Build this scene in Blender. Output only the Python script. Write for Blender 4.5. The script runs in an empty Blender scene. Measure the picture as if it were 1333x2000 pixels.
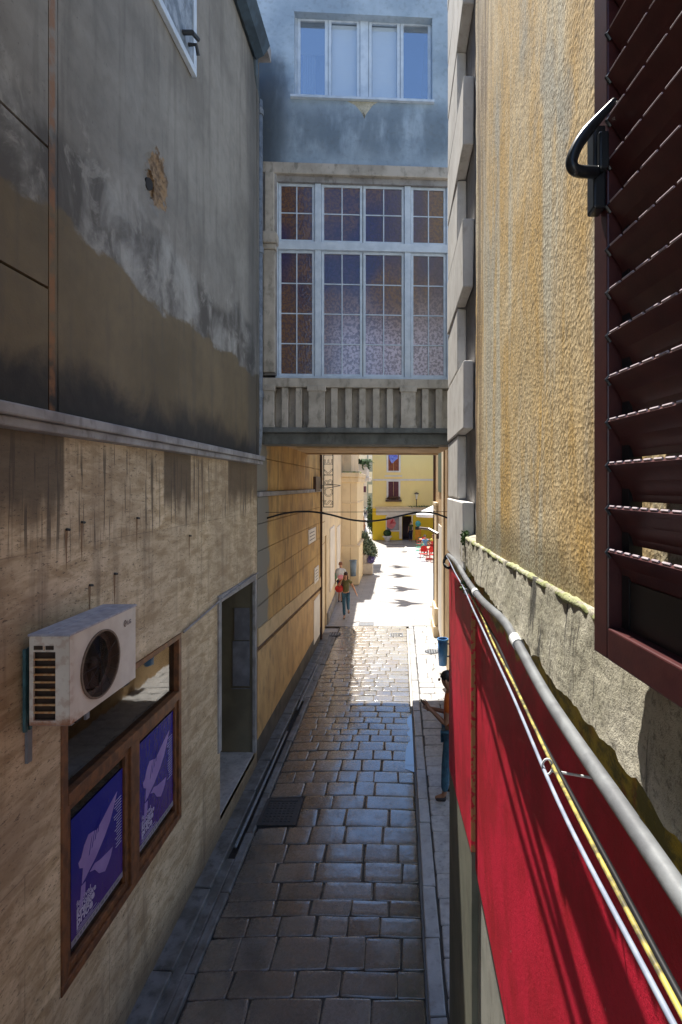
import bpy, bmesh, math, random
from mathutils import Vector, Matrix, noise as mnoise
R = math.radians
random.seed(7)
S = bpy.context.scene
C = S.collection
# ------------------------------------------------------------------ camera
CAMZ = 4.8
cd = bpy.data.cameras.new("camera"); cam = bpy.data.objects.new("camera", cd); C.objects.link(cam)
cam.location = (0, 0, CAMZ); cam.rotation_euler = (R(90), 0, 0)
cd.sensor_fit = 'VERTICAL'; cd.sensor_height = 36; cd.sensor_width = 24; cd.lens = 18
cd.shift_x = -(780-666.5)/2000; cd.shift_y = -(1000-948)/2000
cd.clip_start = 0.02; cd.clip_end = 1000
S.camera = cam
# ------------------------------------------------------------------ sky and sun
SUN_EL, SUN_AZ = 66.0, 18.0
sv = Vector((-math.sin(R(SUN_AZ))*math.cos(R(SUN_EL)), math.cos(R(SUN_AZ))*math.cos(R(SUN_EL)), math.sin(R(SUN_EL))))
w = bpy.data.worlds.new("World"); S.world = w; w.use_nodes = True
nt = w.node_tree; bg = nt.nodes['Background']
sky = nt.nodes.new('ShaderNodeTexSky'); sky.sky_type = 'NISHITA'; sky.sun_disc = False
sky.sun_elevation = R(SUN_EL); sky.sun_rotation = R(-SUN_AZ); sky.air_density = 1.0; sky.dust_density = 0.3; sky.ozone_density = 5.0
nt.links.new(sky.outputs[0], bg.inputs[0]); bg.inputs[1].default_value = 0.125
sd = bpy.data.lights.new("sun", 'SUN'); sun = bpy.data.objects.new("sun", sd); C.objects.link(sun)
sd.energy = 5.0; sd.angle = R(0.5); sd.color = (1.0, 0.95, 0.86)
sun.rotation_euler = (-sv).to_track_quat('-Z', 'Y').to_euler(); sun.location = (0, 0, 30)
S.view_settings.view_transform = 'Standard'; S.view_settings.look = 'None'
S.view_settings.exposure = 1.1; S.view_settings.gamma = 1.0
S.render.engine = 'CYCLES'
S.cycles.max_bounces = 8; S.cycles.diffuse_bounces = 6

# ------------------------------------------------------------------ helpers
def P(px, py, Y):
    return Vector(((px-780)/1000*Y, Y, CAMZ+(948-py)/1000*Y))

class NT:
    def __init__(s, name):
        s.m = bpy.data.materials.new(name); s.m.use_nodes = True
        s.t = s.m.node_tree; s.b = s.t.nodes['Principled BSDF']; s._p = None
    def n(s, t, **kw):
        o = s.t.nodes.new(t)
        for k, v in kw.items(): setattr(o, k, v)
        return o
    def l(s, a, b): s.t.links.new(a, b)
    def put(s, sock, v):
        if isinstance(v, bpy.types.NodeSocket): s.l(v, sock)
        elif isinstance(v, (tuple, list)) and len(v) == 3 and sock.type == 'RGBA': sock.default_value = (*v, 1)
        else: sock.default_value = v
    def pos(s):
        if not s._p: s._p = s.n('ShaderNodeNewGeometry').outputs['Position']
        return s._p
    def obj(s): return s.n('ShaderNodeTexCoord').outputs['Object']
    def sep(s, v=None):
        o = s.n('ShaderNodeSeparateXYZ'); s.l(v or s.pos(), o.inputs[0]); return o.outputs
    def comb(s, x, y, z):
        o = s.n('ShaderNodeCombineXYZ')
        for i, v in enumerate((x, y, z)): s.put(o.inputs[i], v)
        return o.outputs[0]
    def sc(s, v, sx, sy, sz):
        o = s.n('ShaderNodeMapping'); s.l(v, o.inputs[0]); o.inputs['Scale'].default_value = (sx, sy, sz); return o.outputs[0]
    def noise(s, v, scale, det=4, rough=.55, dist=0):
        o = s.n('ShaderNodeTexNoise'); s.l(v, o.inputs['Vector']); o.inputs['Scale'].default_value = scale
        o.inputs['Detail'].default_value = det; o.inputs['Roughness'].default_value = rough; o.inputs['Distortion'].default_value = dist
        return o.outputs[0]
    def vor(s, v, scale, feat='F1', out=0):
        o = s.n('ShaderNodeTexVoronoi', feature=feat); s.l(v, o.inputs['Vector']); o.inputs['Scale'].default_value = scale
        return o.outputs[out]
    def ma(s, op, a, b=0.0, c=0.0, clamp=False):
        o = s.n('ShaderNodeMath', operation=op); o.use_clamp = clamp
        s.put(o.inputs[0], a); s.put(o.inputs[1], b); s.put(o.inputs[2], c); return o.outputs[0]
    def ss(s, v, a, b):   # smoothstep a->b (b may be < a)
        o = s.n('ShaderNodeMapRange', interpolation_type='SMOOTHSTEP'); s.put(o.inputs[0], v)
        if a < b: o.inputs[1].default_value = a; o.inputs[2].default_value = b
        else: o.inputs[1].default_value = b; o.inputs[2].default_value = a; o.inputs[3].default_value = 1; o.inputs[4].default_value = 0
        return o.outputs[0]
    def mix(s, f, a, b, mode='MIX'):
        o = s.n('ShaderNodeMix', data_type='RGBA', blend_type=mode); s.put(o.inputs[0], f); s.put(o.inputs[6], a); s.put(o.inputs[7], b)
        return o.outputs[2]
    def band(s, v, a, b, soft=.01):
        return s.ma('MULTIPLY', s.ss(v, a-soft, a+soft), s.ss(v, b+soft, b-soft))
    def bump(s, h, st=.3, d=.01, nrm=None):
        o = s.n('ShaderNodeBump'); s.put(o.inputs['Height'], h); o.inputs['Strength'].default_value = st; o.inputs['Distance'].default_value = d
        if nrm: s.l(nrm, o.inputs['Normal'])
        s.l(o.outputs[0], s.b.inputs['Normal']); return o.outputs[0]
    def col(s, c): s.put(s.b.inputs['Base Color'], c)
    def rough(s, r): s.put(s.b.inputs['Roughness'], r)

def simple(name, c, c2=None, scale=6, rough=.7, bump=.0, bs=40, bd=.004, metal=0, trans=0, coat=0):
    t = NT(name); v = t.pos()
    if c2 is None: c2 = tuple(x*.8 for x in c)
    f = t.noise(v, scale, 5)
    t.col(t.mix(t.ss(f, .35, .65), c, c2)); t.rough(rough)
    if bump: t.bump(t.noise(v, bs, 4), bump, bd)
    t.b.inputs['Metallic'].default_value = metal
    t.b.inputs['Transmission Weight'].default_value = trans
    t.b.inputs['Coat Weight'].default_value = coat
    return t.m

OFF = {}
class MB:
    def __init__(s): s.v = []; s.f = []; s.mi = []; s.k = 0
    def add(s, vs, fs):
        o = len(s.v); s.v += [Vector(x) for x in vs]; s.f += [tuple(i+o for i in f) for f in fs]; s.mi += [s.k]*len(fs); return s
    def box(s, x0, x1, y0, y1, z0, z1, jit=0, M=None):
        j = lambda: random.uniform(-jit, jit) if jit else 0
        vs = [Vector((x+j(), y+j(), z+j())) for z in (z0, z1) for x, y in ((x0, y0), (x1, y0), (x1, y1), (x0, y1))]
        if M is not None: vs = [M @ v for v in vs]
        return s.add(vs, [(0, 3, 2, 1), (4, 5, 6, 7), (0, 1, 5, 4), (1, 2, 6, 5), (2, 3, 7, 6), (3, 0, 4, 7)])
    def tube(s, pts, r, n=8, cap=True, rs=None):
        pts = [Vector(p) for p in pts]; base = len(s.v); prev = None
        for i, p in enumerate(pts):
            d = (pts[min(i+1, len(pts)-1)]-pts[max(i-1, 0)]).normalized()
            if prev is None:
                a = Vector((0, 0, 1)) if abs(d.z) < .9 else Vector((1, 0, 0)); u = d.cross(a).normalized()
            else: u = (prev - d*prev.dot(d)).normalized()
            prev = u; vv = d.cross(u); rr = rs[i] if rs else r
            for k in range(n):
                a = 2*math.pi*k/n; s.v.append(p+(u*math.cos(a)+vv*math.sin(a))*rr)
        for i in range(len(pts)-1):
            for k in range(n):
                a = base+i*n+k; b = base+i*n+(k+1) % n; s.f.append((a, b, b+n, a+n)); s.mi.append(s.k)
        if cap:
            s.f.append(tuple(base+k for k in range(n))[::-1]); s.mi.append(s.k)
            s.f.append(tuple(base+(len(pts)-1)*n+k for k in range(n))); s.mi.append(s.k)
        return s
    def lathe(s, prof, c, n=16, sx=1, sy=1):
        base = len(s.v); c = Vector(c)
        for r, z in prof:
            for k in range(n):
                a = 2*math.pi*k/n; s.v.append(c+Vector((r*sx*math.cos(a), r*sy*math.sin(a), z)))
        for i in range(len(prof)-1):
            for k in range(n):
                a = base+i*n+k; b = base+i*n+(k+1) % n; s.f.append((a, b, b+n, a+n)); s.mi.append(s.k)
        s.f.append(tuple(base+k for k in range(n))[::-1]); s.f.append(tuple(base+(len(prof)-1)*n+k for k in range(n))); s.mi += [s.k]*2
        return s
    def ell(s, c, rx, ry, rz, n=14, m=9, M=None):
        c = Vector(c); base = len(s.v)
        for i in range(m+1):
            t = math.pi*i/m
            for k in range(n):
                a = 2*math.pi*k/n; p = Vector((rx*math.sin(t)*math.cos(a), ry*math.sin(t)*math.sin(a), -rz*math.cos(t)))
                if M is not None: p = M @ p
                s.v.append(c+p)
        for i in range(m):
            for k in range(n):
                a = base+i*n+k; b = base+i*n+(k+1) % n; s.f.append((a, b, b+n, a+n)); s.mi.append(s.k)
        return s
    def prism(s, poly, d):   # poly list of Vectors (planar), d extrusion vector
        n = len(poly); d = Vector(d); vs = [Vector(p) for p in poly]+[Vector(p)+d for p in poly]
        return s.add(vs, [tuple(range(n))[::-1], tuple(range(n, 2*n))]+[(i, (i+1) % n, (i+1) % n+n, i+n) for i in range(n)])
    def build(s, name, mat, parent=None, bevel=0, smooth=False, local=False, subd=0):
        off = Vector((0, 0, 0))
        root = parent
        while root is not None and root.parent is not None: root = root.parent
        if root is not None and not local: off = OFF.get(root.name, Vector((0, 0, 0)))
        me = bpy.data.meshes.new(name); me.from_pydata([tuple(v-off) for v in s.v], [], s.f); me.validate(); 
        mats = mat if isinstance(mat, (list, tuple)) else [mat]
        for m in mats: me.materials.append(m)
        if len(mats) > 1 and len(me.polygons) == len(s.mi): me.polygons.foreach_set('material_index', s.mi)
        bm = bmesh.new(); bm.from_mesh(me); bmesh.ops.recalc_face_normals(bm, faces=bm.faces); bm.to_mesh(me); bm.free()
        if smooth: me.polygons.foreach_set('use_smooth', [True]*len(me.polygons))
        o = bpy.data.objects.new(name, me); C.objects.link(o)
        if parent is not None: o.parent = parent
        if bevel:
            b = o.modifiers.new('bevel', 'BEVEL'); b.width = bevel; b.segments = 2; b.limit_method = 'ANGLE'; b.angle_limit = R(40)
        if subd:
            b = o.modifiers.new('subd', 'SUBSURF'); b.levels = subd; b.render_levels = subd
        return o

def tag(o, label=None, cat=None, group=None, kind=None):
    if label: o['label'] = label
    if cat: o['category'] = cat
    if group: o['group'] = group
    if kind: o['kind'] = kind
    return o
def thing(name, loc, label, cat, group=None, rz=0):
    o = bpy.data.objects.new(name, None); C.objects.link(o); o.location = loc; o.rotation_euler = (0, 0, rz)
    o.empty_display_size = .2
    OFF[o.name] = Vector(loc); return tag(o, label, cat, group)
def solo(mb, name, mat, label, cat, group=None, **kw):
    return tag(mb.build(name, mat, None, **kw), label, cat, group)
def copy_tree(o, loc, label=None, rz=None, parent=None):
    c = o.copy(); C.objects.link(c)
    if parent is not None: c.parent = parent
    else:
        c.location = loc
        if rz is not None: c.rotation_euler = (0, 0, rz)
        if label: c['label'] = label
    for ch in list(o.children): copy_tree(ch, None, parent=c)
    return c
def text_mesh(mb, s, size, M, ext=.0008, align='LEFT', bold=0, res=3):
    cu = bpy.data.curves.new('t', 'FONT'); cu.body = s; cu.size = size; cu.extrude = ext; cu.align_x = align; cu.resolution_u = res; cu.offset = bold
    ob = bpy.data.objects.new('t', cu); C.objects.link(ob); bpy.context.view_layer.update()
    me = bpy.data.meshes.new_from_object(ob.evaluated_get(bpy.context.evaluated_depsgraph_get()))
    mb.add([M @ v.co for v in me.vertices], [tuple(p.vertices) for p in me.polygons])
    bpy.data.objects.remove(ob); bpy.data.meshes.remove(me); bpy.data.curves.remove(cu)
def sweep(pts, n=24):   # catmull-rom
    pts = [Vector(p) for p in pts]; out = []
    q = [pts[0]*2-pts[1]]+pts+[pts[-1]*2-pts[-2]]
    for i in range(1, len(q)-2):
        for k in range(n):
            t = k/n; a, b, c, d = q[i-1], q[i], q[i+1], q[i+2]
            out.append(.5*((2*b)+(c-a)*t+(2*a-5*b+4*c-d)*t*t+(3*b-a-3*c+d)*t**3))
    return out+[pts[-1]]
def polyz(pts, x):       # piecewise linear
    if x <= pts[0][0]: return pts[0][1]
    for (a, b), (c, d) in zip(pts, pts[1:]):
        if x <= c: return b+(d-b)*(x-a)/(c-a)
    return pts[-1][1]

# ------------------------------------------------------------------ materials
def m_left_plaster():
    t = NT('left_plaster'); p = t.pos(); x, y, z = t.sep()
    n1 = t.noise(t.sc(p, 1, .8, .8), 1.1, 6, .6); n2 = t.noise(t.sc(p, 1, 1.0, .8), 1.7, 9, .62, .5); n3 = t.noise(p, 9, 5)
    nb = t.noise(t.sc(p, 1, .8, 1.5), .9, 8, .6)
    zz = t.ma('ADD', z, t.ma('MULTIPLY', t.ma('SUBTRACT', nb, .5), 1.1))
    up = t.mix(t.ss(n1, .35, .65), (.20, .185, .16), (.30, .28, .245))
    bl = t.mix(t.ss(n2, .36, .66), (.10, .09, .078), (.36, .35, .32))
    lo = t.mix(t.ss(n1, .3, .7), (.19, .145, .085), (.125, .095, .055))
    c = t.mix(t.ma('MULTIPLY', t.ss(t.noise(t.sc(p, 1, 1.2, .9), 2.4, 10, .7, 1.2), .52, .64), .45), t.mix(t.ss(zz, 7.15, 7.4), bl, up), t.mix(t.ss(zz, 7.3, 7.7), (.42, .40, .355), (.235, .225, .20)))
    c = t.mix(t.ss(zz, 6.64, 6.56), c, lo)
    crk = t.ss(t.vor(t.sc(t.noise(p, 2, 4), 1, 1, 1), 1) if False else t.noise(p, 30, 6, .8), .60, .66); c = t.mix(t.ma('MULTIPLY', crk, .45), c, (.07, .065, .055))
    drip = t.ma('MULTIPLY', t.ss(t.noise(t.sc(p, 1, 4, .3), 2, 5), .5, .7), .35)
    c = t.mix(drip, c, (.09, .08, .065))
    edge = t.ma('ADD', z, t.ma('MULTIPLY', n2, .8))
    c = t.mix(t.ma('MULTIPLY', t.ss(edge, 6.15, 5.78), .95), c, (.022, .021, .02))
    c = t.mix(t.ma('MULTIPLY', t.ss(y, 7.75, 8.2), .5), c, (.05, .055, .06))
    c = t.mix(t.ma('MULTIPLY', t.ss(n3, .4, .7), .15), c, (.08, .07, .06))
    hy = t.ma('DIVIDE', t.ma('SUBTRACT', y, 5.02), .20); hz = t.ma('DIVIDE', t.ma('SUBTRACT', z, 7.78), .30)
    hr = t.ma('ADD', t.ma('SQRT', t.ma('ADD', t.ma('MULTIPLY', hy, hy), t.ma('MULTIPLY', hz, hz))), t.ma('MULTIPLY', t.ma('SUBTRACT', t.noise(p, 11, 6, .65), .5), 1.5))
    c = t.mix(t.ss(hr, .95, .85), c, t.mix(t.ss(t.noise(p, 13, 7, .7), .4, .6), (.30, .20, .11), (.12, .075, .04)))
    rust = t.ma('MULTIPLY', t.band(y, 3.44, 3.50, .012), t.ss(n3, .3, .6))
    c = t.mix(t.ma('MULTIPLY', rust, .7), c, (.30, .13, .05))
    t.col(c); t.rough(.85)
    h = t.ma('ADD', t.ma('MULTIPLY', n1, 2), t.ma('MULTIPLY', t.noise(p, 60, 4), .3))
    t.bump(h, .35, .012); return t.m
def m_travertine():
    t = NT('travertine'); p = t.pos(); x, y, z = t.sep()
    g = t.noise(t.sc(p, 1, 1.3, 4.5), 2.2, 9, .68, .5); g2 = t.noise(t.sc(p, 1, 3, 9), 6, 6, .72); n1 = t.noise(p, .9, 5)
    c = t.mix(t.ss(g, .35, .65), (.42, .305, .17), (.76, .62, .42))
    c = t.mix(t.ma('MULTIPLY', t.ss(n1, .4, .65), .5), c, (.26, .19, .125))
    pits = t.ss(t.noise(t.sc(p, 1, 4, 13), 4.2, 5, .8), .585, .63)
    c = t.mix(t.ma('MULTIPLY', pits, .9), c, (.06, .043, .03)); pit2 = t.ma('MULTIPLY', t.ss(t.noise(t.sc(p, 1, 3, 7), 9, 6, .85), .575, .62), t.ss(t.noise(p, 2.3, 4), .40, .58)); c = t.mix(t.ma('MULTIPLY', pit2, .85), c, (.07, .05, .03))
    wn = t.n('ShaderNodeTexWhiteNoise'); t.l(t.comb(t.ma('FLOOR', t.ma('DIVIDE', y, .70)), t.ma('FLOOR', t.ma('DIVIDE', t.ma('ADD', z, .85), 1.04)), 0.0), wn.inputs['Vector']); c = t.mix(t.ma('MULTIPLY', wn.outputs[0], .35), c, (.27, .20, .135))
    nz = t.ma('MULTIPLY', t.ma('SUBTRACT', t.noise(t.sc(p, 1, 6, 1), 1.5, 5), .5), .5)
    zz = t.ma('ADD', z, nz)
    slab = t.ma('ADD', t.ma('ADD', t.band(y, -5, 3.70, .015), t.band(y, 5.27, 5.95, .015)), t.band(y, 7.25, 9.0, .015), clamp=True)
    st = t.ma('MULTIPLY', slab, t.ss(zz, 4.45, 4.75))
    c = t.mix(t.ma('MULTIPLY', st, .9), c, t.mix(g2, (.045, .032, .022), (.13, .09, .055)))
    dr = t.ma('MULTIPLY', t.ss(t.noise(t.sc(p, 1, 10, .35), 2, 3, .6), .55, .60), t.band(zz, 4.35, 5.12, .12))
    c = t.mix(t.ma('MULTIPLY', dr, .8), c, (.055, .04, .028))
    dr2 = t.ma('MULTIPLY', t.ss(t.noise(t.sc(p, 1, 3.2, .25), 2.3, 5, .6), .5, .75), .55)
    c = t.mix(dr2, c, (.15, .105, .07))
    # slab joints: verticals about every 0.62 m, two courses
    fy = t.ma('FRACT', t.ma('DIVIDE', t.ma('ADD', y, t.ma('ADD', .7, t.ma('MULTIPLY', t.ma('FLOOR', t.ma('DIVIDE', t.ma('ADD', z, .33+.52), 1.04)), .27))), .70)); jy = t.ma('LESS_THAN', t.ma('ABSOLUTE', t.ma('SUBTRACT', fy, .5)), .006)
    fz = t.ma('FRACT', t.ma('DIVIDE', t.ma('ADD', z, .33), 1.04)); jz = t.ma('LESS_THAN', t.ma('ABSOLUTE', t.ma('SUBTRACT', fz, .5)), .0035)
    j = t.ma('MAXIMUM', jy, jz); c = t.mix(t.ma('MULTIPLY', t.ma('MULTIPLY', j, t.ss(n1, .35, .6)), .5), c, (.10, .075, .05))
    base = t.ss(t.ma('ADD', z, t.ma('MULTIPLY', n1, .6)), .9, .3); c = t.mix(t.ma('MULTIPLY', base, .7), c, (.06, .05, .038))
    t.col(c); t.rough(.62)
    h = t.ma('SUBTRACT', t.ma('ADD', t.ma('MULTIPLY', g2, .5), t.ma('MULTIPLY', g, .5)), t.ma('ADD', t.ma('MULTIPLY', pits, .8), j)); t.bump(h, .4, .005); return t.m
def m_yellow_rough():
    t = NT('rough_ochre_render'); p = t.pos(); x, y, z = t.sep()
    s1 = t.noise(t.sc(p, 1, 1.6, .6), 1.3, 8, .65, .8); s2 = t.noise(t.sc(p, 1, 4, .35), 1.4, 6, .6); n = t.noise(p, 2, 5)
    c = t.mix(t.ss(s1, .38, .62), (.84, .66, .38), (.74, .47, .14))
    c = t.mix(t.ss(s2, .47, .62), c, (.72, .66, .50))
    c = t.mix(t.ma('MULTIPLY', t.ss(t.noise(t.sc(p, 1, 1.3, .5), 1.0, 9, .68, 1.0), .50, .62), .85), c, (.50, .49, .42))
    stk = t.ma('MULTIPLY', t.ma('MULTIPLY', t.band(y, 2.42, 2.86, .06), t.band(z, 6.4, 8.6, .5)), t.ss(t.noise(t.sc(p, 1, 14, .5), 1.5, 6, .6), .44, .56)); c = t.mix(t.ma('MULTIPLY', stk, .9), c, (.17, .09, .035))
    far = t.ma('MULTIPLY', t.ss(y, 2.45, 2.9), t.ss(t.noise(t.sc(p, 1, 9, .5), 1.6, 5), .42, .56)); c = t.mix(t.ma('MULTIPLY', far, .85), c, (.17, .10, .045))
    c = t.mix(t.ma('MULTIPLY', t.ss(z, 6.8, 8.5), .75), c, (.55, .54, .47))
    c = t.mix(t.ma('MULTIPLY', t.ss(t.ma('ADD', z, t.ma('MULTIPLY', n, .3)), 4.85, 4.68), .7), c, (.26, .23, .13))
    gr = t.noise(p, 62, 5, .78); gr2 = t.vor(p, 85); pt = t.ma('MULTIPLY', t.ss(gr, .40, .52), t.ss(t.noise(p, 38, 3, .7), .36, .46))
    c = t.mix(t.ma('MULTIPLY', t.ma('SUBTRACT', 1, pt), .55), c, (.20, .135, .06))
    t.col(c); t.rough(.95); h = t.ma('ADD', t.ma('ADD', gr, t.ma('MULTIPLY', gr2, .7)), t.ma('MULTIPLY', t.noise(p, 24, 4), .15)); t.bump(h, .38, .006); return t.m
def m_grey_rough():
    t = NT('rough_grey_mortar'); p = t.pos(); n = t.noise(p, 3, 6, .65)
    c = t.mix(t.ss(n, .38, .62), (.60, .56, .45), (.42, .39, .29))
    c = t.mix(t.ss(t.noise(t.sc(p, 1, 6, .7), 3, 6, .6), .56, .66), c, (.10, .095, .08))
    gr = t.noise(p, 60, 5, .8); c = t.mix(t.ma('MULTIPLY', t.ss(gr, .5, .36), .6), c, (.09, .08, .06))
    t.col(c); t.rough(.95); t.bump(t.ma('ADD', gr, t.ma('MULTIPLY', n, 2)), .8, .01); return t.m
def m_red():
    t = NT('red_wall_paint'); p = t.pos(); x, y, z = t.sep()
    n = t.noise(t.sc(p, 1, 1, .8), 3, 7, .65); g = t.noise(p, 105, 4, .8)
    c = t.mix(t.ss(n, .35, .65), (.72, .010, .050), (.48, .006, .020))
    c = t.mix(t.ma('MULTIPLY', t.ss(g, .45, .35), .3), c, (.18, .01, .015))
    zz = t.ma('ADD', z, t.ma('MULTIPLY', t.ma('SUBTRACT', t.noise(t.sc(p, 1, 8, 2), 2, 5), .5), .16))
    c = t.mix(t.ss(zz, 4.105, 4.135), c, t.mix(t.ss(t.noise(t.sc(p, 1, 2, 3), 5, 7, .7), .42, .6), (.50, .38, .03), (.14, .13, .02)))
    dk = t.ma('MULTIPLY', t.ss(t.noise(p, 2.6, 8, .7, .8), .54, .64), .5); c = t.mix(dk, c, (.30, .005, .012))
    sc = t.ss(t.noise(p, 6, 9, .72, 1.8), .665, .69); c = t.mix(sc, c, (.66, .36, .33))
    seam = t.ma('MULTIPLY', t.band(y, 3.165, 3.185, .003), t.ss(t.noise(p, 30, 3), .4, .5)); c = t.mix(seam, c, (.45, .22, .08))
    t.col(c); t.rough(.6); t.bump(t.ma('ADD', g, t.ma('MULTIPLY', t.noise(p, 25, 4), .6)), .55, .006); return t.m
def m_blue_wall():
    t = NT('bridge_plaster'); p = t.pos(); x, y, z = t.sep()
    n = t.noise(p, 1.1, 6, .6); n2 = t.noise(t.sc(p, 1.6, 1, .5), 1.6, 7, .6); n3 = t.noise(p, 12, 5)
    c = t.mix(t.ss(n, .35, .65), (.28, .36, .45), (.42, .51, .60))
    st = t.ma('MULTIPLY', t.band(t.ma('ADD', z, t.ma('MULTIPLY', n2, .5)), 10.95, 11.85, .3), t.ss(n2, .3, .55))
    c = t.mix(t.ma('MULTIPLY', st, .7), c, (.11, .15, .19))
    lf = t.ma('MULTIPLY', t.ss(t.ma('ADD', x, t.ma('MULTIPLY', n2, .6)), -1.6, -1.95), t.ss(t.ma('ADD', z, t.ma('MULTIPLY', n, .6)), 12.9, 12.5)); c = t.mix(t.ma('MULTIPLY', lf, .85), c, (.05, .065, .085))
    c = t.mix(t.ma('MULTIPLY', t.ss(n3, .5, .7), .2), c, (.12, .13, .13))
    t.col(c); t.rough(.85); t.bump(t.ma('ADD', n3, t.ma('MULTIPLY', t.noise(p, 70, 3), .4)), .3, .01); return t.m
def m_stone(name, a, b, d=(.05, .045, .04), s=2.0, rough=.75, dk=.55, bump=.4):
    t = NT(name); p = t.pos(); n = t.noise(p, s, 7, .6); n2 = t.noise(t.sc(p, 1, 1, .5), s*3, 6, .6)
    c = t.mix(t.ss(n, .35, .65), a, b); c = t.mix(t.ma('MULTIPLY', t.ss(n2, .5, .7), dk), c, d)
    t.col(c); t.rough(rough); t.bump(t.ma('ADD', n2, t.ma('MULTIPLY', t.noise(p, 60, 4), .4)), bump, .006); return t.m
def m_brownwall():
    t = NT('brown_rusticated_stone'); p = t.pos(); x, y, z = t.sep()
    n = t.noise(p, 1.3, 6, .6); n2 = t.noise(t.sc(p, 1, 2, .5), 2.5, 6)
    c = t.mix(t.ss(n, .35, .65), (.60, .38, .13), (.42, .25, .085)); c = t.mix(t.ma('MULTIPLY', t.ss(n2, .48, .7), .6), c, (.12, .085, .05))
    yy = t.ma('ADD', y, t.ma('MULTIPLY', t.noise(p, 3, 4), .7)); c = t.mix(t.ss(yy, 9.95, 9.75), c, (.22, .21, .18))
    t.col(c); t.rough(.8); t.bump(n2, .3, .01); return t.m
def m_paving():
    t = NT('polished_paving_stone'); p = t.pos(); x, y, z = t.sep()
    a = t.n('ShaderNodeAttribute'); a.attribute_name = 'stone'; at = a.outputs['Fac']
    n = t.noise(p, 4, 6, .6); n2 = t.noise(p, 26, 6, .6)
    c = t.mix(at, (.120, .100, .083), (.19, .183, .175)); c = t.mix(t.ma('MULTIPLY', t.ss(n, .35, .7), .5), c, (.11, .085, .06))
    c = t.mix(t.ma('MULTIPLY', t.ss(n2, .54, .66), .6), c, (.055, .045, .035))
    big = t.ma('MULTIPLY', t.ss(t.noise(p, 1.3, 6, .65), .48, .62), .55); c = t.mix(big, c, (.06, .055, .05)); pk = t.ss(t.noise(p, 45, 5, .8), .62, .68); c = t.mix(t.ma('MULTIPLY', pk, .7), c, (.04, .035, .03))
    mossy = t.ma('MULTIPLY', t.ma('MULTIPLY', t.ss(x, -.25, .15), t.ss(y, 10, 8)), t.ss(n2, .42, .6)); c = t.mix(t.ma('MULTIPLY', mossy, .6), c, (.045, .06, .02))
    wet = t.ma('MULTIPLY', t.ss(t.ma('ADD', x, t.ma('MULTIPLY', n, .5)), .0, .5), t.ss(y, 11.5, 9)); c = t.mix(t.ma('MULTIPLY', wet, .55), c, (.05, .055, .04))
    pale = t.ss(y, 11.0, 15.5); c = t.mix(t.ma('MULTIPLY', pale, .75), c, t.mix(at, (.31, .25, .195), (.37, .35, .315)))  # sunlight put into the colour: stones turn paler along the sunlit lane
    t.col(c); t.rough(t.ma('ADD', .17, t.ma('MULTIPLY', t.ss(n2, .3, .75), .28))); t.b.inputs['Specular IOR Level'].default_value = .5
    t.b.inputs['Coat Weight'].default_value = .9; t.b.inputs['Coat IOR'].default_value = 1.75; t.put(t.b.inputs['Coat Roughness'], t.ma('ADD', .10, t.ma('MULTIPLY', t.ss(n, .35, .65), .22)))
    nb_ = t.bump(t.ma('ADD', t.ma('MULTIPLY', t.noise(p, 6, 3), 2.0), t.ma('MULTIPLY', n2, .5)), .30, .005); t.l(nb_, t.b.inputs['Coat Normal']); return t.m
def m_farpave():
    t = NT('pale_street_paving'); p = t.pos()
    b = t.n('ShaderNodeTexBrick'); t.l(p, b.inputs['Vector']); b.inputs['Scale'].default_value = 1; b.inputs['Brick Width'].default_value = .55
    b.inputs['Row Height'].default_value = .3; b.inputs['Mortar Size'].default_value = .012; b.offset = .4
    b.inputs['Color1'].default_value = (.34, .33, .32, 1); b.inputs['Color2'].default_value = (.40, .39, .38, 1); b.inputs['Mortar'].default_value = (.24, .22, .20, 1)
    n = t.noise(p, 2, 6); t.col(t.mix(t.ma('MULTIPLY', t.ss(n, .4, .7), .3), b.outputs[0], (.5, .46, .42))); t.rough(.45); t.bump(t.noise(p, 12, 4), .2, .006); return t.m
def m_wood():
    t = NT('brown_window_wood'); p = t.pos(); g = t.noise(t.sc(p, 8, 8, 8), 3, 6); n = t.noise(t.sc(p, 1, 1, .6), 14, 5)
    c = t.mix(t.ss(n, .35, .65), (.21, .085, .03), (.10, .042, .018)); t.col(c); t.rough(.42); t.bump(n, .2, .003); return t.m
def m_glass(name, tint, rough=.05, alpha=.35):
    # window pane: mirror-like coat over a see-through sheet
    t = NT(name); tr = t.n('ShaderNodeBsdfTransparent'); tr.inputs[0].default_value = (*tint, 1)
    gl = t.n('ShaderNodeBsdfGlossy'); gl.inputs['Roughness'].default_value = rough
    lw = t.n('ShaderNodeLayerWeight'); lw.inputs[0].default_value = .5; fr_ = t.ma('ADD', .06, t.ma('MULTIPLY', t.ma('POWER', lw.outputs['Facing'], 5.0), .94))
    bp = t.n('ShaderNodeBump'); bp.inputs['Strength'].default_value = .08; bp.inputs['Distance'].default_value = .01; t.l(t.noise(t.pos(), 3, 3), bp.inputs['Height'])
    t.l(bp.outputs[0], gl.inputs['Normal'])
    mx = t.n('ShaderNodeMixShader'); t.l(t.ma('ADD', t.ma('MULTIPLY', fr_, 1.1), alpha*.3, clamp=True), mx.inputs[0]); t.l(tr.outputs[0], mx.inputs[1]); t.l(gl.outputs[0], mx.inputs[2])
    t.l(mx.outputs[0], t.t.nodes['Material Output'].inputs[0]); return t.m
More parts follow.
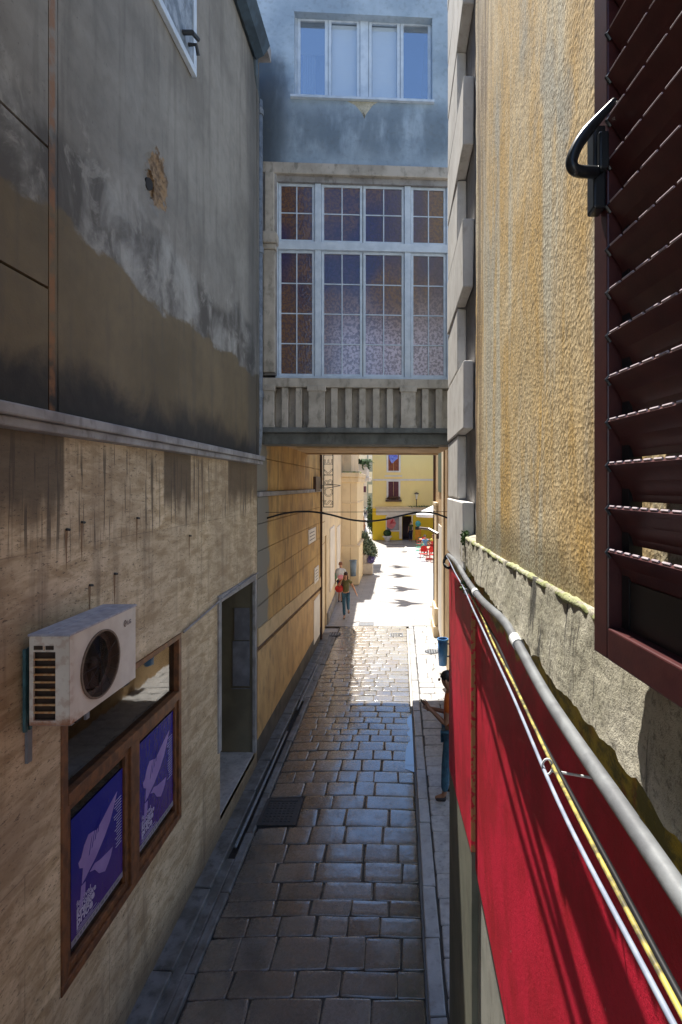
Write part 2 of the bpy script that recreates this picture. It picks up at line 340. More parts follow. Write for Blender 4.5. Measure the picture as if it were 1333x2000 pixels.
def m_textglass():
    t = NT('patterned_cathedral_glass'); p = t.pos(); x, y, z = t.sep()
    n = t.noise(t.sc(p, 1, 1, .6), .9, 3, .5); q = t.sc(p, 22, 22, 22); pt = t.noise(q, 1.0, 3, .6); cl = t.vor(p, 26)
    c = t.mix(t.ss(n, .40, .56), (.035, .025, .095), (.17, .08, .035))
    cur = t.ma('MULTIPLY', t.ss(t.ma('ADD', z, t.ma('MULTIPLY', n, 1.3)), 9.15, 7.9), t.ss(t.ma('ADD', x, t.ma('MULTIPLY', n, .5)), -1.35, -.55))
    c = t.mix(t.ma('MULTIPLY', cur, .85), c, (.62, .56, .70))
    sp = t.ss(pt, .44, .56); c = t.mix(t.ma('MULTIPLY', sp, .6), c, (.03, .02, .05))
    t.col(c); t.rough(.12); t.b.inputs['Specular IOR Level'].default_value = 1.0; t.bump(t.ma('ADD', pt, t.ma('MULTIPLY', cl, .5)), .35, .006); return t.m
def m_leaf(name, a, b):
    t = NT(name); i = t.n('ShaderNodeNewGeometry').outputs['Random Per Island']; t.col(t.mix(i, a, b)); t.rough(.5); return t.m
def m_rusty():
    t = NT('rusting_white_enamel'); p = t.pos(); x, y, z = t.sep()
    n = t.noise(p, 14, 7, .65); c = t.mix(t.ss(t.noise(p, 5, 4), .35, .65), (.68, .66, .59), (.58, .555, .49))
    edg = t.ma('MULTIPLY', t.ss(y, 3.30, 3.25), t.ss(t.noise(p, 20, 5), .5, .62)); low = t.ma('MAXIMUM', t.ss(t.ma('ADD', t.ma('ADD', z, t.ma('MULTIPLY', t.ss(y, 3.24, 3.5), .07)), t.ma('MULTIPLY', n, .22)), 3.46, 3.38), t.ma('MULTIPLY', edg, .3)); c = t.mix(t.ma('MULTIPLY', low, .85), c, (.30, .10, .025))
    sp = t.ss(t.noise(p, 28, 6, .7), .72, .75); c = t.mix(sp, c, (.22, .08, .025)); t.col(c); t.rough(.42); return t.m

MT = dict(
 lplast=m_left_plaster(), trav=m_travertine(), ochre=m_yellow_rough(), mortar=m_grey_rough(), red=m_red(), bluew=m_blue_wall(),
 bstone=m_stone('weathered_balustrade_stone', (.50, .45, .39), (.36, .32, .27), (.09, .09, .07), 3),
 ledge=m_stone('grey_ledge_stone', (.34, .33, .33), (.22, .21, .21), (.10, .085, .075), 3),
 quoin=m_stone('pale_quoin_stone', (.84, .82, .78), (.74, .71, .67), (.34, .30, .24), 5, dk=.35, bump=.25),
 kerb=m_stone('worn_kerb_stone', (.40, .40, .41), (.30, .30, .30), (.13, .13, .12), 4, .4, dk=.4),
 gkerb=m_stone('blue_grey_gutter_stone', (.17, .175, .18), (.085, .085, .08), (.03, .03, .028), 4, .45),
 slab=m_stone('pale_pavement_slab', (.46, .45, .44), (.34, .33, .33), (.14, .13, .12), 6, .45, dk=.5),
 brown=m_brownwall(), cream=m_stone('cream_band_plaster', (.62, .46, .26), (.52, .38, .21), (.30, .20, .11), 2, dk=.35),
 dado=m_stone('ochre_dado_plaster', (.60, .39, .17), (.47, .29, .12), (.22, .15, .08), 1.6, dk=.6),
 cream2=m_stone('pale_cream_stone', (.80, .66, .44), (.70, .57, .38), (.45, .33, .2), 1.2, dk=.3),
 pilaster=m_stone('cream_pilaster_stone', (.84, .70, .46), (.78, .64, .42), (.50, .38, .22), 1.2, dk=.2),
 paving=m_paving(), farpave=m_farpave(), grout=simple('dark_joint_mortar', (.035, .03, .025), (.02, .018, .015), 20, .6, .3),
 ground=simple('ground_stone', (.45, .43, .4), (.38, .36, .33), 1, .8),
 asphalt=simple('blue_grey_asphalt', (.48, .52, .58), (.44, .48, .53), 1, .6),
 wood=m_wood(), glass=m_glass('window_glass', (.35, .37, .36), .03, .5), tglass=m_textglass(),
 white=simple('blue_white_window_paint', (.62, .70, .80), (.50, .58, .68), 6, .5, .1, 60), dark=simple('dark_interior', (.02, .018, .017), (.012, .01, .01), 3, .8),
 blind=simple('pale_blind', (.93, .95, .97), (.90, .93, .96), 2, .6), curtain=simple('white_curtain', (.75, .78, .84), (.6, .64, .72), 3, .8),
 shutter=simple('brown_shutter_aluminium', (.085, .026, .026), (.065, .020, .022), 30, .33, .05, 200), handle=simple('dark_grey_cast_handle', (.018, .022, .028), (.012, .015, .02), 10, .28),
 lip=simple('worn_slat_edge', (.62, .54, .58), (.46, .38, .42), 60, .3),  # pale colour imitating sun glint on the slat lips
 pipe=simple('grey_plastic_conduit', (.20, .21, .22), (.13, .135, .145), 14, .42, .15, 90), clip=simple('white_plastic_clip', (.7, .72, .73), None, 9, .4),
 cyel=simple('yellow_cable_sheath', (.50, .42, .10), (.10, .09, .05), 34, .45), cgrey=simple('grey_cable_sheath', (.30, .34, .42), (.20, .23, .3), 20, .4), black=simple('black_cable_sheath', (.012, .012, .014), None, 9, .4),
 moss=simple('moss_green', (.20, .24, .06), (.36, .34, .20), 14, .95, .5, 60), mossm=simple('mossy_mortar', (.40, .39, .26), (.24, .26, .10), 9, .95, .8, 60, .01),
 dirtyw=m_stone('dirty_base_render', (.42, .42, .37), (.30, .31, .27), (.15, .13, .1), 2, .8, dk=.4), olive=m_stone('olive_base_render', (.20, .20, .15), (.14, .15, .11), (.08, .07, .05), 2, .8, dk=.4),
 zinc=simple('weathered_zinc', (.05, .08, .11), (.03, .045, .06), 5, .45, .1), dpipe=m_stone('blue_grey_downpipe', (.22, .25, .29), (.14, .16, .19), (.06, .05, .05), 8, .5),
 enamel=m_rusty(), actop=simple('ac_top_sheet', (.42, .45, .52), (.28, .30, .38), 16, .4, .1), grille=simple('dark_grille', (.02, .014, .011), (.05, .03, .02), 8, .5), fanring=simple('brown_fan_ring', (.15, .105, .075), (.10, .07, .05), 20, .5),
 teal=simple('teal_bracket', (.05, .13, .15), (.03, .08, .09), 20, .5), ink=simple('dark_ink', (.05, .05, .055)), greyink=simple('grey_ink', (.2, .2, .22)),
 iron=simple('dark_cast_iron', (.035, .04, .045), (.02, .022, .026), 12, .5, .4, 60), steel=simple('grey_steel_grate', (.20, .21, .23), None, 12, .45),
 water=None, yellow=m_stone('pale_yellow_render', (.98, .80, .33), (.96, .77, .33), (.7, .52, .25), .4, dk=.15, bump=.1), yellow2=simple('bright_yellow_paint', (.95, .68, .03), (.90, .62, .03), .8, .6), offw=simple('off_white_trim', (.80, .76, .70), (.72, .68, .62), 2, .7),
 maroon=simple('maroon_shutter_paint', (.13, .03, .04), (.09, .02, .03), 5, .6), orangebrown=simple('orange_brown_shutter', (.32, .09, .025), (.2, .05, .03), 5, .6), shopglass=simple('grey_shop_glass', (.28, .27, .30), (.20, .2, .23), 1, .15), pink=simple('pink_window_decal', (.75, .22, .24), None, 3, .5), redink=simple('red_script', (.6, .03, .05)),
 leafg=m_leaf('green_leaf', (.03, .09, .02), (.10, .17, .05)), leafs=m_leaf('silver_green_leaf', (.10, .17, .10), (.36, .42, .34)), leafp=m_leaf('violet_flower', (.10, .08, .28), (.22, .18, .42)), leafd=m_leaf('dark_green_leaf', (.012, .05, .012), (.04, .11, .03)), leafr=m_leaf('mixed_flower', (.06, .09, .03), (.28, .12, .08)),
 pot=m_stone('planter_concrete', (.62, .56, .48), (.54, .48, .42), (.35, .3, .25), 3, dk=.2), whitepot=simple('white_pot', (.8, .8, .8)), binblue=simple('blue_bin_plastic', (.07, .26, .58), (.05, .2, .48), 8, .4), bingrey=simple('blue_grey_bin', (.22, .30, .38), (.17, .24, .32), 8, .45),
 bird=simple('blue_violet_fabric', (.10, .14, .62), (.28, .36, .80), 6, .7), string=simple('dark_string', (.05, .05, .05)),
 skin=simple('skin', (.52, .28, .18), (.46, .24, .15), 8, .5), skind=simple('tanned_skin', (.30, .15, .09), (.25, .12, .07), 8, .5), hairb=simple('brown_hair', (.06, .025, .012), (.03, .012, .008), 60, .5), hairr=simple('auburn_hair', (.26, .09, .03), (.16, .05, .02), 60, .5), hairk=simple('black_hair', (.012, .010, .010), None, 60, .4),
 orange=simple('orange_tshirt', (.62, .13, .015), (.5, .1, .012), 8, .85), olivet=simple('olive_top', (.14, .13, .05), (.10, .09, .035), 8, .85), jeans=simple('blue_jeans', (.045, .13, .20), (.03, .08, .13), 18, .85), navy=simple('navy_cloth', (.02, .03, .07), None, 12, .85), shoe=simple('dark_shoe', (.03, .02, .02), None, 9, .6), redbag=simple('red_bag', (.55, .025, .02), (.4, .02, .015), 9, .6), bagw=simple('grey_white_backpack', (.60, .60, .60), (.45, .47, .47), 12, .7), bagp=simple('pink_backpack_pocket', (.75, .28, .33), None, 9, .7), bagg=simple('green_backpack_side', (.18, .32, .2), None, 9, .7),
 lav=simple('lavender_shirt', (.55, .52, .68), (.7, .66, .74), 8, .8), cyan=simple('turquoise_cloth', (.10, .50, .55), None, 8, .7), peach=simple('peach_dress', (.70, .36, .22), None, 8, .8), yelc=simple('yellow_shirt', (.8, .7, .12), None, 8, .8), bluec=simple('blue_shirt', (.16, .35, .62), None, 8, .8), greenc=simple('green_top', (.06, .09, .04), None, 8, .8), orng=simple('orange_panel', (.9, .38, .03), None, 4, .6),
 redc=simple('red_chair_plastic', (.62, .02, .02), None, 9, .4), greenp=simple('green_chair_plastic', (.08, .34, .25), None, 9, .4), parasol=simple('white_canvas', (.86, .86, .84), (.8, .8, .78), 3, .8), bronze=simple('brown_metal', (.09, .04, .025), (.06, .03, .02), 9, .4),
 lamp=simple('lantern_glass', (.8, .8, .72), None, 9, .3), pgrey=simple('grey_facade', (.30, .34, .34), (.24, .28, .28), 1, .8), warm=m_stone('warm_brown_stone', (.52, .36, .19), (.38, .25, .12), (.20, .12, .06), 2, dk=.5), poster=None, lilac=simple('lilac_print', (.34, .24, .52), (.27, .18, .45), 5, .3), paper=simple('lilac_grey_print_strip', (.30, .27, .33), None, 9, .35), phone=simple('phone_black', (.01, .01, .012), None, 9, .2),
)
t = NT('water'); t.b.inputs['Coat Weight'].default_value = 1; t.b.inputs['Coat IOR'].default_value = 1.7; t.col((.02, .03, .035)); t.rough(.03); t.b.inputs['Specular IOR Level'].default_value = .8; t.bump(t.noise(t.pos(), 8, 2), .05, .005); MT['water'] = t.m
t = NT('poster_print'); zz = t.sep()[2]; t.col(t.mix(t.ss(zz, 1.4, 2.1), (.065, .025, .20), (.008, .012, .25))); t.rough(.22); t.b.inputs['Coat Weight'].default_value = .6
t.bump(t.noise(t.sc(t.pos(), 1, 2.2, 1.2), 5, 3, .5, 1), .3, .02); MT['poster'] = t.m

# ------------------------------------------------------------------ ground, lane, kerbs
XL, XR = -2.42, .46
g = MB(); g.add([(-150, -60, -.075), (150, -60, -.075), (150, 260, -.075), (-150, 260, -.075)], [(0, 1, 2, 3)])
tag(g.build('ground', MT['ground']), kind='structure')
def camber(x): return -.028*((x+.85)/1.15)**2
rows = [-1.5, -1.1, -.7, -.3, .1, .5, .9, 1.3, 1.7, 2.1, 2.5, 2.9, 3.3, 3.65, 4.0, 4.35, 4.8, 5.07, 5.45, 5.71, 5.93, 6.2, 6.52, 6.86, 7.21, 7.6, 7.92, 8.28, 8.6, 8.96, 9.28, 9.6, 9.84, 10.08, 10.34]
while rows[-1] < 17.3: rows.append(rows[-1]+random.uniform(.24, .33))
XA, XB = -2.0, .25
cover = (-2.03, -1.48, 7.25, 7.84)
st = MB(); stc = []
def stone(st, x0, x1, y0, y1, zf, colr, h=.0025, gap=.0028, n=6, rnd=.035):
    x0 += gap; x1 -= gap; y0 += gap; y1 -= gap
    tx, ty = random.uniform(-.004, .004), random.uniform(-.004, .004); dz = random.uniform(-.003, .003)
    cj = [(random.uniform(-.012, .012), random.uniform(-.010, .010)) for _ in range(4)]
    vs = []
    G = [-1, -.972, -.90, -.45, .0, .45, .90, .972, 1]; n = len(G)-1
    for j in range(n+1):
        for i in range(n+1):
            U, V = G[i], G[j]; u, v = (U+1)/2, (V+1)/2
            # slightly rounded corners
            k = 1-.05*(U*U*V*V)**5
            x = (x0+x1)/2+U*k*(x1-x0)/2; y = (y0+y1)/2+V*k*(y1-y0)/2
            wq = [(1-u)*(1-v), u*(1-v), u*v, (1-u)*v]; x += sum(a*c[0] for a, c in zip(wq, cj)); y += sum(a*c[1] for a, c in zip(wq, cj))
            e = max(abs(U), abs(V)); z = zf(x)+dz+tx*U+ty*V+.004-h*max(0, (e-.88)/.12)**2
            if e >= .999: z -= .014
            vs.append((x, y, z))
    fs = [(j*(n+1)+i, j*(n+1)+i+1, (j+1)*(n+1)+i+1, (j+1)*(n+1)+i) for j in range(n) for i in range(n)]
    st.add(vs, fs); stc.extend([colr]*len(vs))
def row_z(x): return camber(x)
for r in range(len(rows)-1):
    y0, y1 = rows[r], rows[r+1]; x = XA; base = random.uniform(.40, .55) if y0 < 8 else random.uniform(.30, .45)
    while x < XB-.05:
        wd = base*random.uniform(.72, 1.28); x1 = x+wd
        if XB-x1 < .2: x1 = XB
        mid = (y0+y1)/2; mx = (x+x1)/2
        if cover[2]-.05 < mid < cover[3]+.1 and x < cover[1]+.02:
            if x1 > cover[1]+.12: stone(st, cover[1]+.02, x1, y0, y1, row_z, random.random())
            x = x1; continue
        if y0 > 13 and random.random() < .12: pass
        stone(st, x, x1, y0, y1, row_z, min(1, max(0, random.gauss(.45, .25)+.3*(mx > -.8)))); x = x1
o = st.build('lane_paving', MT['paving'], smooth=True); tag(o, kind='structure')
ca = o.data.attributes.new('stone', 'FLOAT', 'POINT'); ca.data.foreach_set('value', stc)
gm = MB(); n = 30
for i in range(n):
    xa, xb = XA-.03+(XB-XA+.03)*i/n, XA-.03+(XB-XA+.03)*(i+1)/n
    gm.add([(xa, -2, camber(xa)-.009), (xb, -2, camber(xb)-.009), (xb, 17.5, camber(xb)-.009), (xa, 17.5, camber(xa)-.009)], [(0, 1, 2, 3)])
tag(gm.build('lane_joint_bed', MT['grout']), kind='structure')
fp = MB(); ys = rows[-1]
fp.add([(-8, ys, -.012), (7, ys, -.012), (7, 34, -.012), (-8, 34, -.012)], [(0, 1, 2, 3)])
fp.add([(-30, 34, -.012), (25, 34, -.012), (25, 110, -.012), (-30, 110, -.012)], [(0, 1, 2, 3)])
tag(fp.build('street_paving', MT['farpave']), kind='structure')
a = MB(); a.prism([(1.42, 20.2, -.004), (1.95, 25.0, -.004), (1.65, 34, -.004), (1.45, 40, -.004), (.62, 40, -.004)], (0, 0, .004)); tag(a.build('asphalt_strip', MT['asphalt']), kind='structure')  # flat blue-grey polygon beside the far kerb
a = MB()
for i in range(16):
    f0, f1 = i/16, (i+.96)/16; pA = Vector((1.38, 20.2, 0)); pB = Vector((.58, 40, 0)); q0 = pA.lerp(pB, f0); q1 = pA.lerp(pB, f1)
    a.prism([q0+Vector((-.16, 0, -.01)), q0+Vector((0, 0, -.01)), q1+Vector((0, 0, -.01)), q1+Vector((-.16, 0, -.01))], (0, 0, .05))
tag(a.build('far_kerb', MT['offw']), kind='structure')
# right kerb and pavement
k = MB(); y = -1.0
while y < 17.2:
    l = random.choice([.55, .8, 1.0, .7, 1.15]); y1 = min(y+l, 17.3); j = random.uniform(-.006, .006)
    xs = .255+.004*y
    k.box(xs+j, xs+.155+j, y+.006, y1-.006, -.08, .035+random.uniform(-.006, .006), .004); y = y1
tag(k.build('right_kerb', MT['kerb'], bevel=.014), kind='structure')
st = MB(); y = 4.0
while y < 17.2:
    h = random.uniform(.26, .42); x = .43+.004*y
    while x < 1.22:
        x1 = x+random.uniform(.24, .46)
        if 1.25-x1 < .15: x1 = 1.25
        stone(st, x, x1, y, y+h, lambda q: .02, .5, h=.0035, n=5); x = x1
    y += h
tag(st.build('right_pavement', MT['slab'], smooth=True), kind='structure')
a = MB(); a.box(.42, 1.3, 3.9, 17.5, -.07, .005); tag(a.build('pavement_joint_bed', MT['grout']), kind='structure')
# left gutter
k = MB(); y = -2
while y < 16.4:
    y1 = y+random.uniform(.7, 1.2); k.box(-2.45, -2.225+random.uniform(-.008, .008), y+.005, y1-.005, -.08, .045+random.uniform(-.006, .006), .006)
    k.box(-2.12, -2.0+random.uniform(-.01, .005), y+.005, y1-.005, -.08, .0+random.uniform(-.006, .006), .008); y = y1
k.box(-2.24, -2.115, -2, 6.6, -.08, .0, .004); k.box(-2.24, -2.115, 11.4, 16.4, -.08, .005, .004)
tag(k.build('left_gutter', MT['gkerb'], bevel=.016), kind='structure')
k = MB(); k.box(-2.26, -2.1, -2, 16.6, -.07, -.05); tag(k.build('gutter_channel', MT['dark']), kind='structure')
for pts, lb in (([(-2.16, 6.75, .035), (-2.165, 8.3, .03), (-2.17, 9.9, .035)], 'thin grey metal pipe lying in the dark gutter beside the doorway'), ([(-2.17, 10.9, .03), (-2.165, 12.2, .035), (-2.17, 13.6, .03)], 'grey metal pipe lying in the gutter under the ochre wall')):
    solo(MB().tube(sweep(pts, 6), .021, 8), 'gutter_pipe', MT['dpipe'], lb, 'pipe', 'pipes in the left gutter', smooth=True)
solo(MB().prism([(.10, 8.7, -.030), (.255, 8.6, -.030), (.26, 9.6, -.030), (.26, 10.8, -.030), (.17, 10.6, -.030), (.15, 10.0, -.030), (.19, 9.7, -.030), (.12, 9.3, -.030)], (0, 0, .0135)), 'puddle', MT['water'], '', 'puddle')
bpy.data.objects['puddle']['label'] = 'narrow puddle reflecting blue sky against the right kerb'
# manholes and grates
th = thing('manhole_cover', (-1.75, 7.55, 0), 'square dark cast iron manhole cover in the paving by the doorway', 'manhole cover')
MB().box(-2.03, -1.47, 7.24, 7.30, -.06, -.004).box(-2.03, -1.47, 7.80, 7.86, -.06, -.004).box(-2.03, -1.97, 7.30, 7.80, -.06, -.004).box(-1.53, -1.47, 7.30, 7.80, -.06, -.004).build('frame', MT['iron'], th)
mb = MB().box(-1.968, -1.532, 7.302, 7.798, -.06, -.010)
for i in range(7):
    for j in range(8): mb.box(-1.95+i*.06, -1.915+i*.06, 7.32+j*.06, 7.35+j*.06, -.01, -.006)
mb.build('lid', MT['iron'], th)
def grate(x, y, sx, sy, lb, bars=True, rot=0):
    th = thing('drain_grate', (x, y, 0), lb, 'drain', 'drain covers in the paving'); z = camber(x)+.004 if y < 17 else -.006
    mb = MB(); mb.box(x-sx, x+sx, y-sy, y-sy+.03, z-.03, z+.008).box(x-sx, x+sx, y+sy-.03, y+sy, z-.03, z+.008).box(x-sx, x-sx+.03, y-sy+.03, y+sy-.03, z-.03, z+.008).box(x+sx-.03, x+sx, y-sy+.03, y+sy-.03, z-.03, z+.008)
    mb.build('frame', MT['steel'], th)
    mb = MB()
    if bars:
        nb = int(2*sx/.055)
        for i in range(nb): mb.box(x-sx+.035+i*.055, x-sx+.06+i*.055, y-sy+.03, y+sy-.03, z-.03, z+.005)
        mb.build('bars', MT['iron'], th)
    else: mb.box(x-sx+.03, x+sx-.03, y-sy+.03, y+sy-.03, z-.03, z+.004).build('plate', MT['steel'], th)
    return th
grate(-.08, 16.45, .21, .2, 'barred square drain grate beside the end of the right kerb')
grate(-1.14, 17.75, .26, .2, 'plain grey steel drain plate half in the shade of the left wall', False)
grate(-.35, 41.6, .8, .12, 'long dark slot drain before the pot of the round shrub', False)
for x, y, r, lb, z in ((-2.12, 16.5, .24, 'round iron drain cover at the foot of the left wall near the white panel', .012), (.94, 14.7, .21, 'round rusty cover in the right pavement beside the blue bin', .034)):
    th = thing('round_cover', (x, y, 0), lb, 'manhole cover', 'round covers')
    MB().lathe([(r, z-.03), (r, z), (r-.03, z+.003)], (x, y, 0), 24).build('rim', MT['iron'], th)
    mb = MB()
    for i in range(5):
        d = (i-2)*r*.34; hw = math.sqrt(max(.001, (r*.8)**2-d*d)); mb.box(x+d-.018, x+d+.018, y-hw, y+hw, z, z+.010)
    mb.build('ribs', MT['steel'], th)

# ------------------------------------------------------------------ left near building
LB = thing('apartment_building', (-4, 3, 0), 'grey stained plaster building with travertine ground floor on the left', 'building')
mb = MB(); gz = [7.06, 6.12]
# upper wall: smooth part and panelled near part
def gridwall(mb, x, y0, y1, z0, z1, ny, nz, amp, sc, flip=False, edge=None):
    vs = []
    for j in range(nz+1):
        for i in range(ny+1):
            yy = y0+(y1-y0)*i/ny; zz = z0+(z1-z0)*j/nz
            d = mnoise.noise(Vector((yy*sc, zz*sc, x*3)))*amp+mnoise.noise(Vector((yy*sc*4, zz*sc*4, x*3)))*amp*.35
            if edge: yy, zz, d = edge(i/ny, j/nz, yy, zz, d)
            vs.append((x+d, yy, zz))
    mb.add(vs, [(j*(ny+1)+i, j*(ny+1)+i+1, (j+1)*(ny+1)+i+1, (j+1)*(ny+1)+i) for j in range(nz) for i in range(ny)])
def hole_edge(u, v, yy, zz, d):
    r = math.hypot((yy-4.93)/.22, (zz-7.72)/.30)+.25*mnoise.noise(Vector((yy*9, zz*9, 0)))
    r2_ = math.hypot((yy-4.86)/.085, (zz-7.66)/.12)
    if r < 1: d -= .02*min(1, (1-r)*4)+.012*mnoise.noise(Vector((yy*30, zz*30, 0)))
    if r2_ < 1: d -= .14
    return yy, zz, d
gridwall(mb, -2.35, 3.53, 8.50, 5.24, 11.9, 200, 260, .006, 1.2, edge=hole_edge)
mb.box(-6, -2.39, -6, 8.50, 5.24, 11.9)
mb.box(-2.385, -2.352, 3.44, 3.525, 5.24, 11.9)
mb.box(-2.42, -2.34, 8.45, 8.56, 5.24, 11.9, .0)
for za, zb in ((5.24, 6.11), (6.13, 7.05), (7.07, 8.35), (8.37, 9.7), (9.72, 11.9)): mb.box(-2.385, -2.348, -6, 3.425, za, zb)
mb.build('upper_wall', MT['lplast'], LB)
MB().tube([(-2.5, 4.88, 7.68), (-2.37, 4.86, 7.66)], .055, 12).build('stub_pipe', MT['dark'], LB)
mb = MB(); mb.box(-2.5, -2.265, -6, 8.68, 5.215, 5.29, .0); mb.box(-2.5, -2.30, -6, 8.66, 5.15, 5.213)
mb.build('ledge', MT['ledge'], LB, bevel=.012)
# lower travertine wall with openings
mb = MB(); X0 = -2.75
wy0, wy1, wz0, wz1 = 3.66, 5.67, 1.13, 3.17
dy0, dy1, dz0, dz1 = 6.92, 8.58, .33, 3.22
mb.box(X0, XL, -6, wy0, -.1, 5.149); mb.box(X0, XL, wy0, wy1, -.1, wz0); mb.box(X0, XL, wy0, wy1, wz1, 5.149)
mb.box(X0, XL, wy1, dy0, -.1, 5.149); mb.box(X0, XL, dy0, dy1, -.1, dz0); mb.box(X0, XL, dy0, dy1, dz1, 5.149); mb.box(X0, XL, dy1, 8.72, -.1, 5.149)
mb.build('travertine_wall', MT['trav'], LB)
mb = MB(); mb.box(-6, X0-.5, -6, 8.72, -.1, 5.14); mb.box(-6, -2.42, -6, -5.9, -.1, 11.8); mb.build('core_wall', MT['dark'], LB)
MB().box(-6.3, -2.15, -6, 8.6, 11.9, 12.1).build('roof', MT['ledge'], LB)
fx = XL+.012
for by, bz in ((3.72, 4.48), (4.0, 4.02), (4.35, 4.05), (4.72, 4.5), (3.9, 4.52), (5.9, 4.22)):
    MB().tube([(XL-.02, by, bz), (XL+.012, by, bz), (XL+.014, by+.02, bz-.004)], .010, 6).build('wall_bolt', MT['iron'], LB)
    mb = MB(); pr_ = [(by-.015, bz), (by+.02, bz), (by+.012, bz-.12), (by+.002, bz-.30), (by-.008, bz-.13)]
    mb.prism([Vector((XL+.0008, a, b)) for a, b in pr_], (.0006, 0, 0)); mb.build('rust_stain', simple('rust_stain', (.20, .12, .065), (.26, .18, .11), 20, .9), LB)
mb = MB(); mb.box(XL-.10, fx, wy0, wy1, wz1-.055, wz1-.002); mb.box(XL-.10, fx, wy0, wy1, wz0+.002, wz0+.075); mb.box(XL-.10, fx, wy0, wy0+.07, wz0+.075, wz1-.055); mb.box(XL-.10, fx, wy1-.065, wy1, wz0+.075, wz1-.055)
mb.box(XL-.10, fx+.006, wy0+.07, wy1-.065, 2.46, 2.55); mb.box(XL-.10, fx+.004, 4.60, 4.74, wz0+.075, 2.46)
wf = mb.build('window_frame', MT['wood'], LB, bevel=.006)
for (a, b) in ((3.73, 4.60), (4.74, 5.605)):
    mb = MB(); x0, x1 = XL-.06, XL-.008
    mb.box(x0, x1, a+.002, a+.055, wz0+.077, 2.458); mb.box(x0, x1, b-.055, b-.002, wz0+.077, 2.458); mb.box(x0, x1, a+.055, b-.055, wz0+.077, wz0+.14); mb.box(x0, x1, a+.055, b-.055, 2.40, 2.458)
    mb.build('sash', MT['wood'], LB, bevel=.005)
    MB().box(XL-.045, XL-.037, a+.05, b-.05, wz0+.13, 2.41).build('pane', MT['glass'], LB)
MB().box(XL-.055, XL-.045, wy0+.06, wy1-.06, 2.54, wz1-.05).build('pane', MT['glass'], LB)
MB().box(XL-.40, XL-.36, wy0, wy1, wz0, wz1).box(XL-.36, XL-.1, wy0, wy0+.02, wz0, wz1).build('window_back', MT['dark'], LB)
# doorway
mb = MB(); mb.box(-2.45, -2.395, dy0-.10, dy0, 1.22, dz1+.10); mb.box(-2.45, -2.395, dy0, dy1+.02, dz1, dz1+.10); mb.box(-2.45, -2.395, dy1-.04, dy1+.06, .33, dz1)
mb.build('door_surround', MT['ledge'], LB, bevel=.008)
MB().box(-3.2, -2.42, dy0, dy1, .25, .334).build('door_step', MT['slab'], LB, bevel=.01)
dm = simple('dark_olive_door', (.17, .155, .11), (.12, .11, .08), 2, .5)
mb = MB(); mb.box(-3.25, -2.44, dy1-.006, dy1-.001, .336, 3.215); mb.box(-3.25, -3.2, dy0, dy1, .3, 3.3); mb.box(-3.25, -2.76, dy0-.1, dy0, .3, 3.3); mb.box(-3.2, -2.44, dy0, dy1-.006, 3.214, 3.218); mb.build('door_recess', dm, LB)
mb = MB(); mb.box(-2.78, -2.50, dy1-.03, dy1-.012, 1.45, 2.2); mb.box(-2.80, -2.48, dy1-.035, dy1-.03, 1.40, 1.415); mb.box(-2.75, -2.5, dy1-.03, dy1-.012, 2.22, 2.75); mb.build('door_glazing', simple('hazy_door_glass', (.22, .23, .27), (.14, .145, .17), 3, .25), LB)
MT['titleprint'] = simple('pale_print', (.55, .5, .68), None, 9, .3)
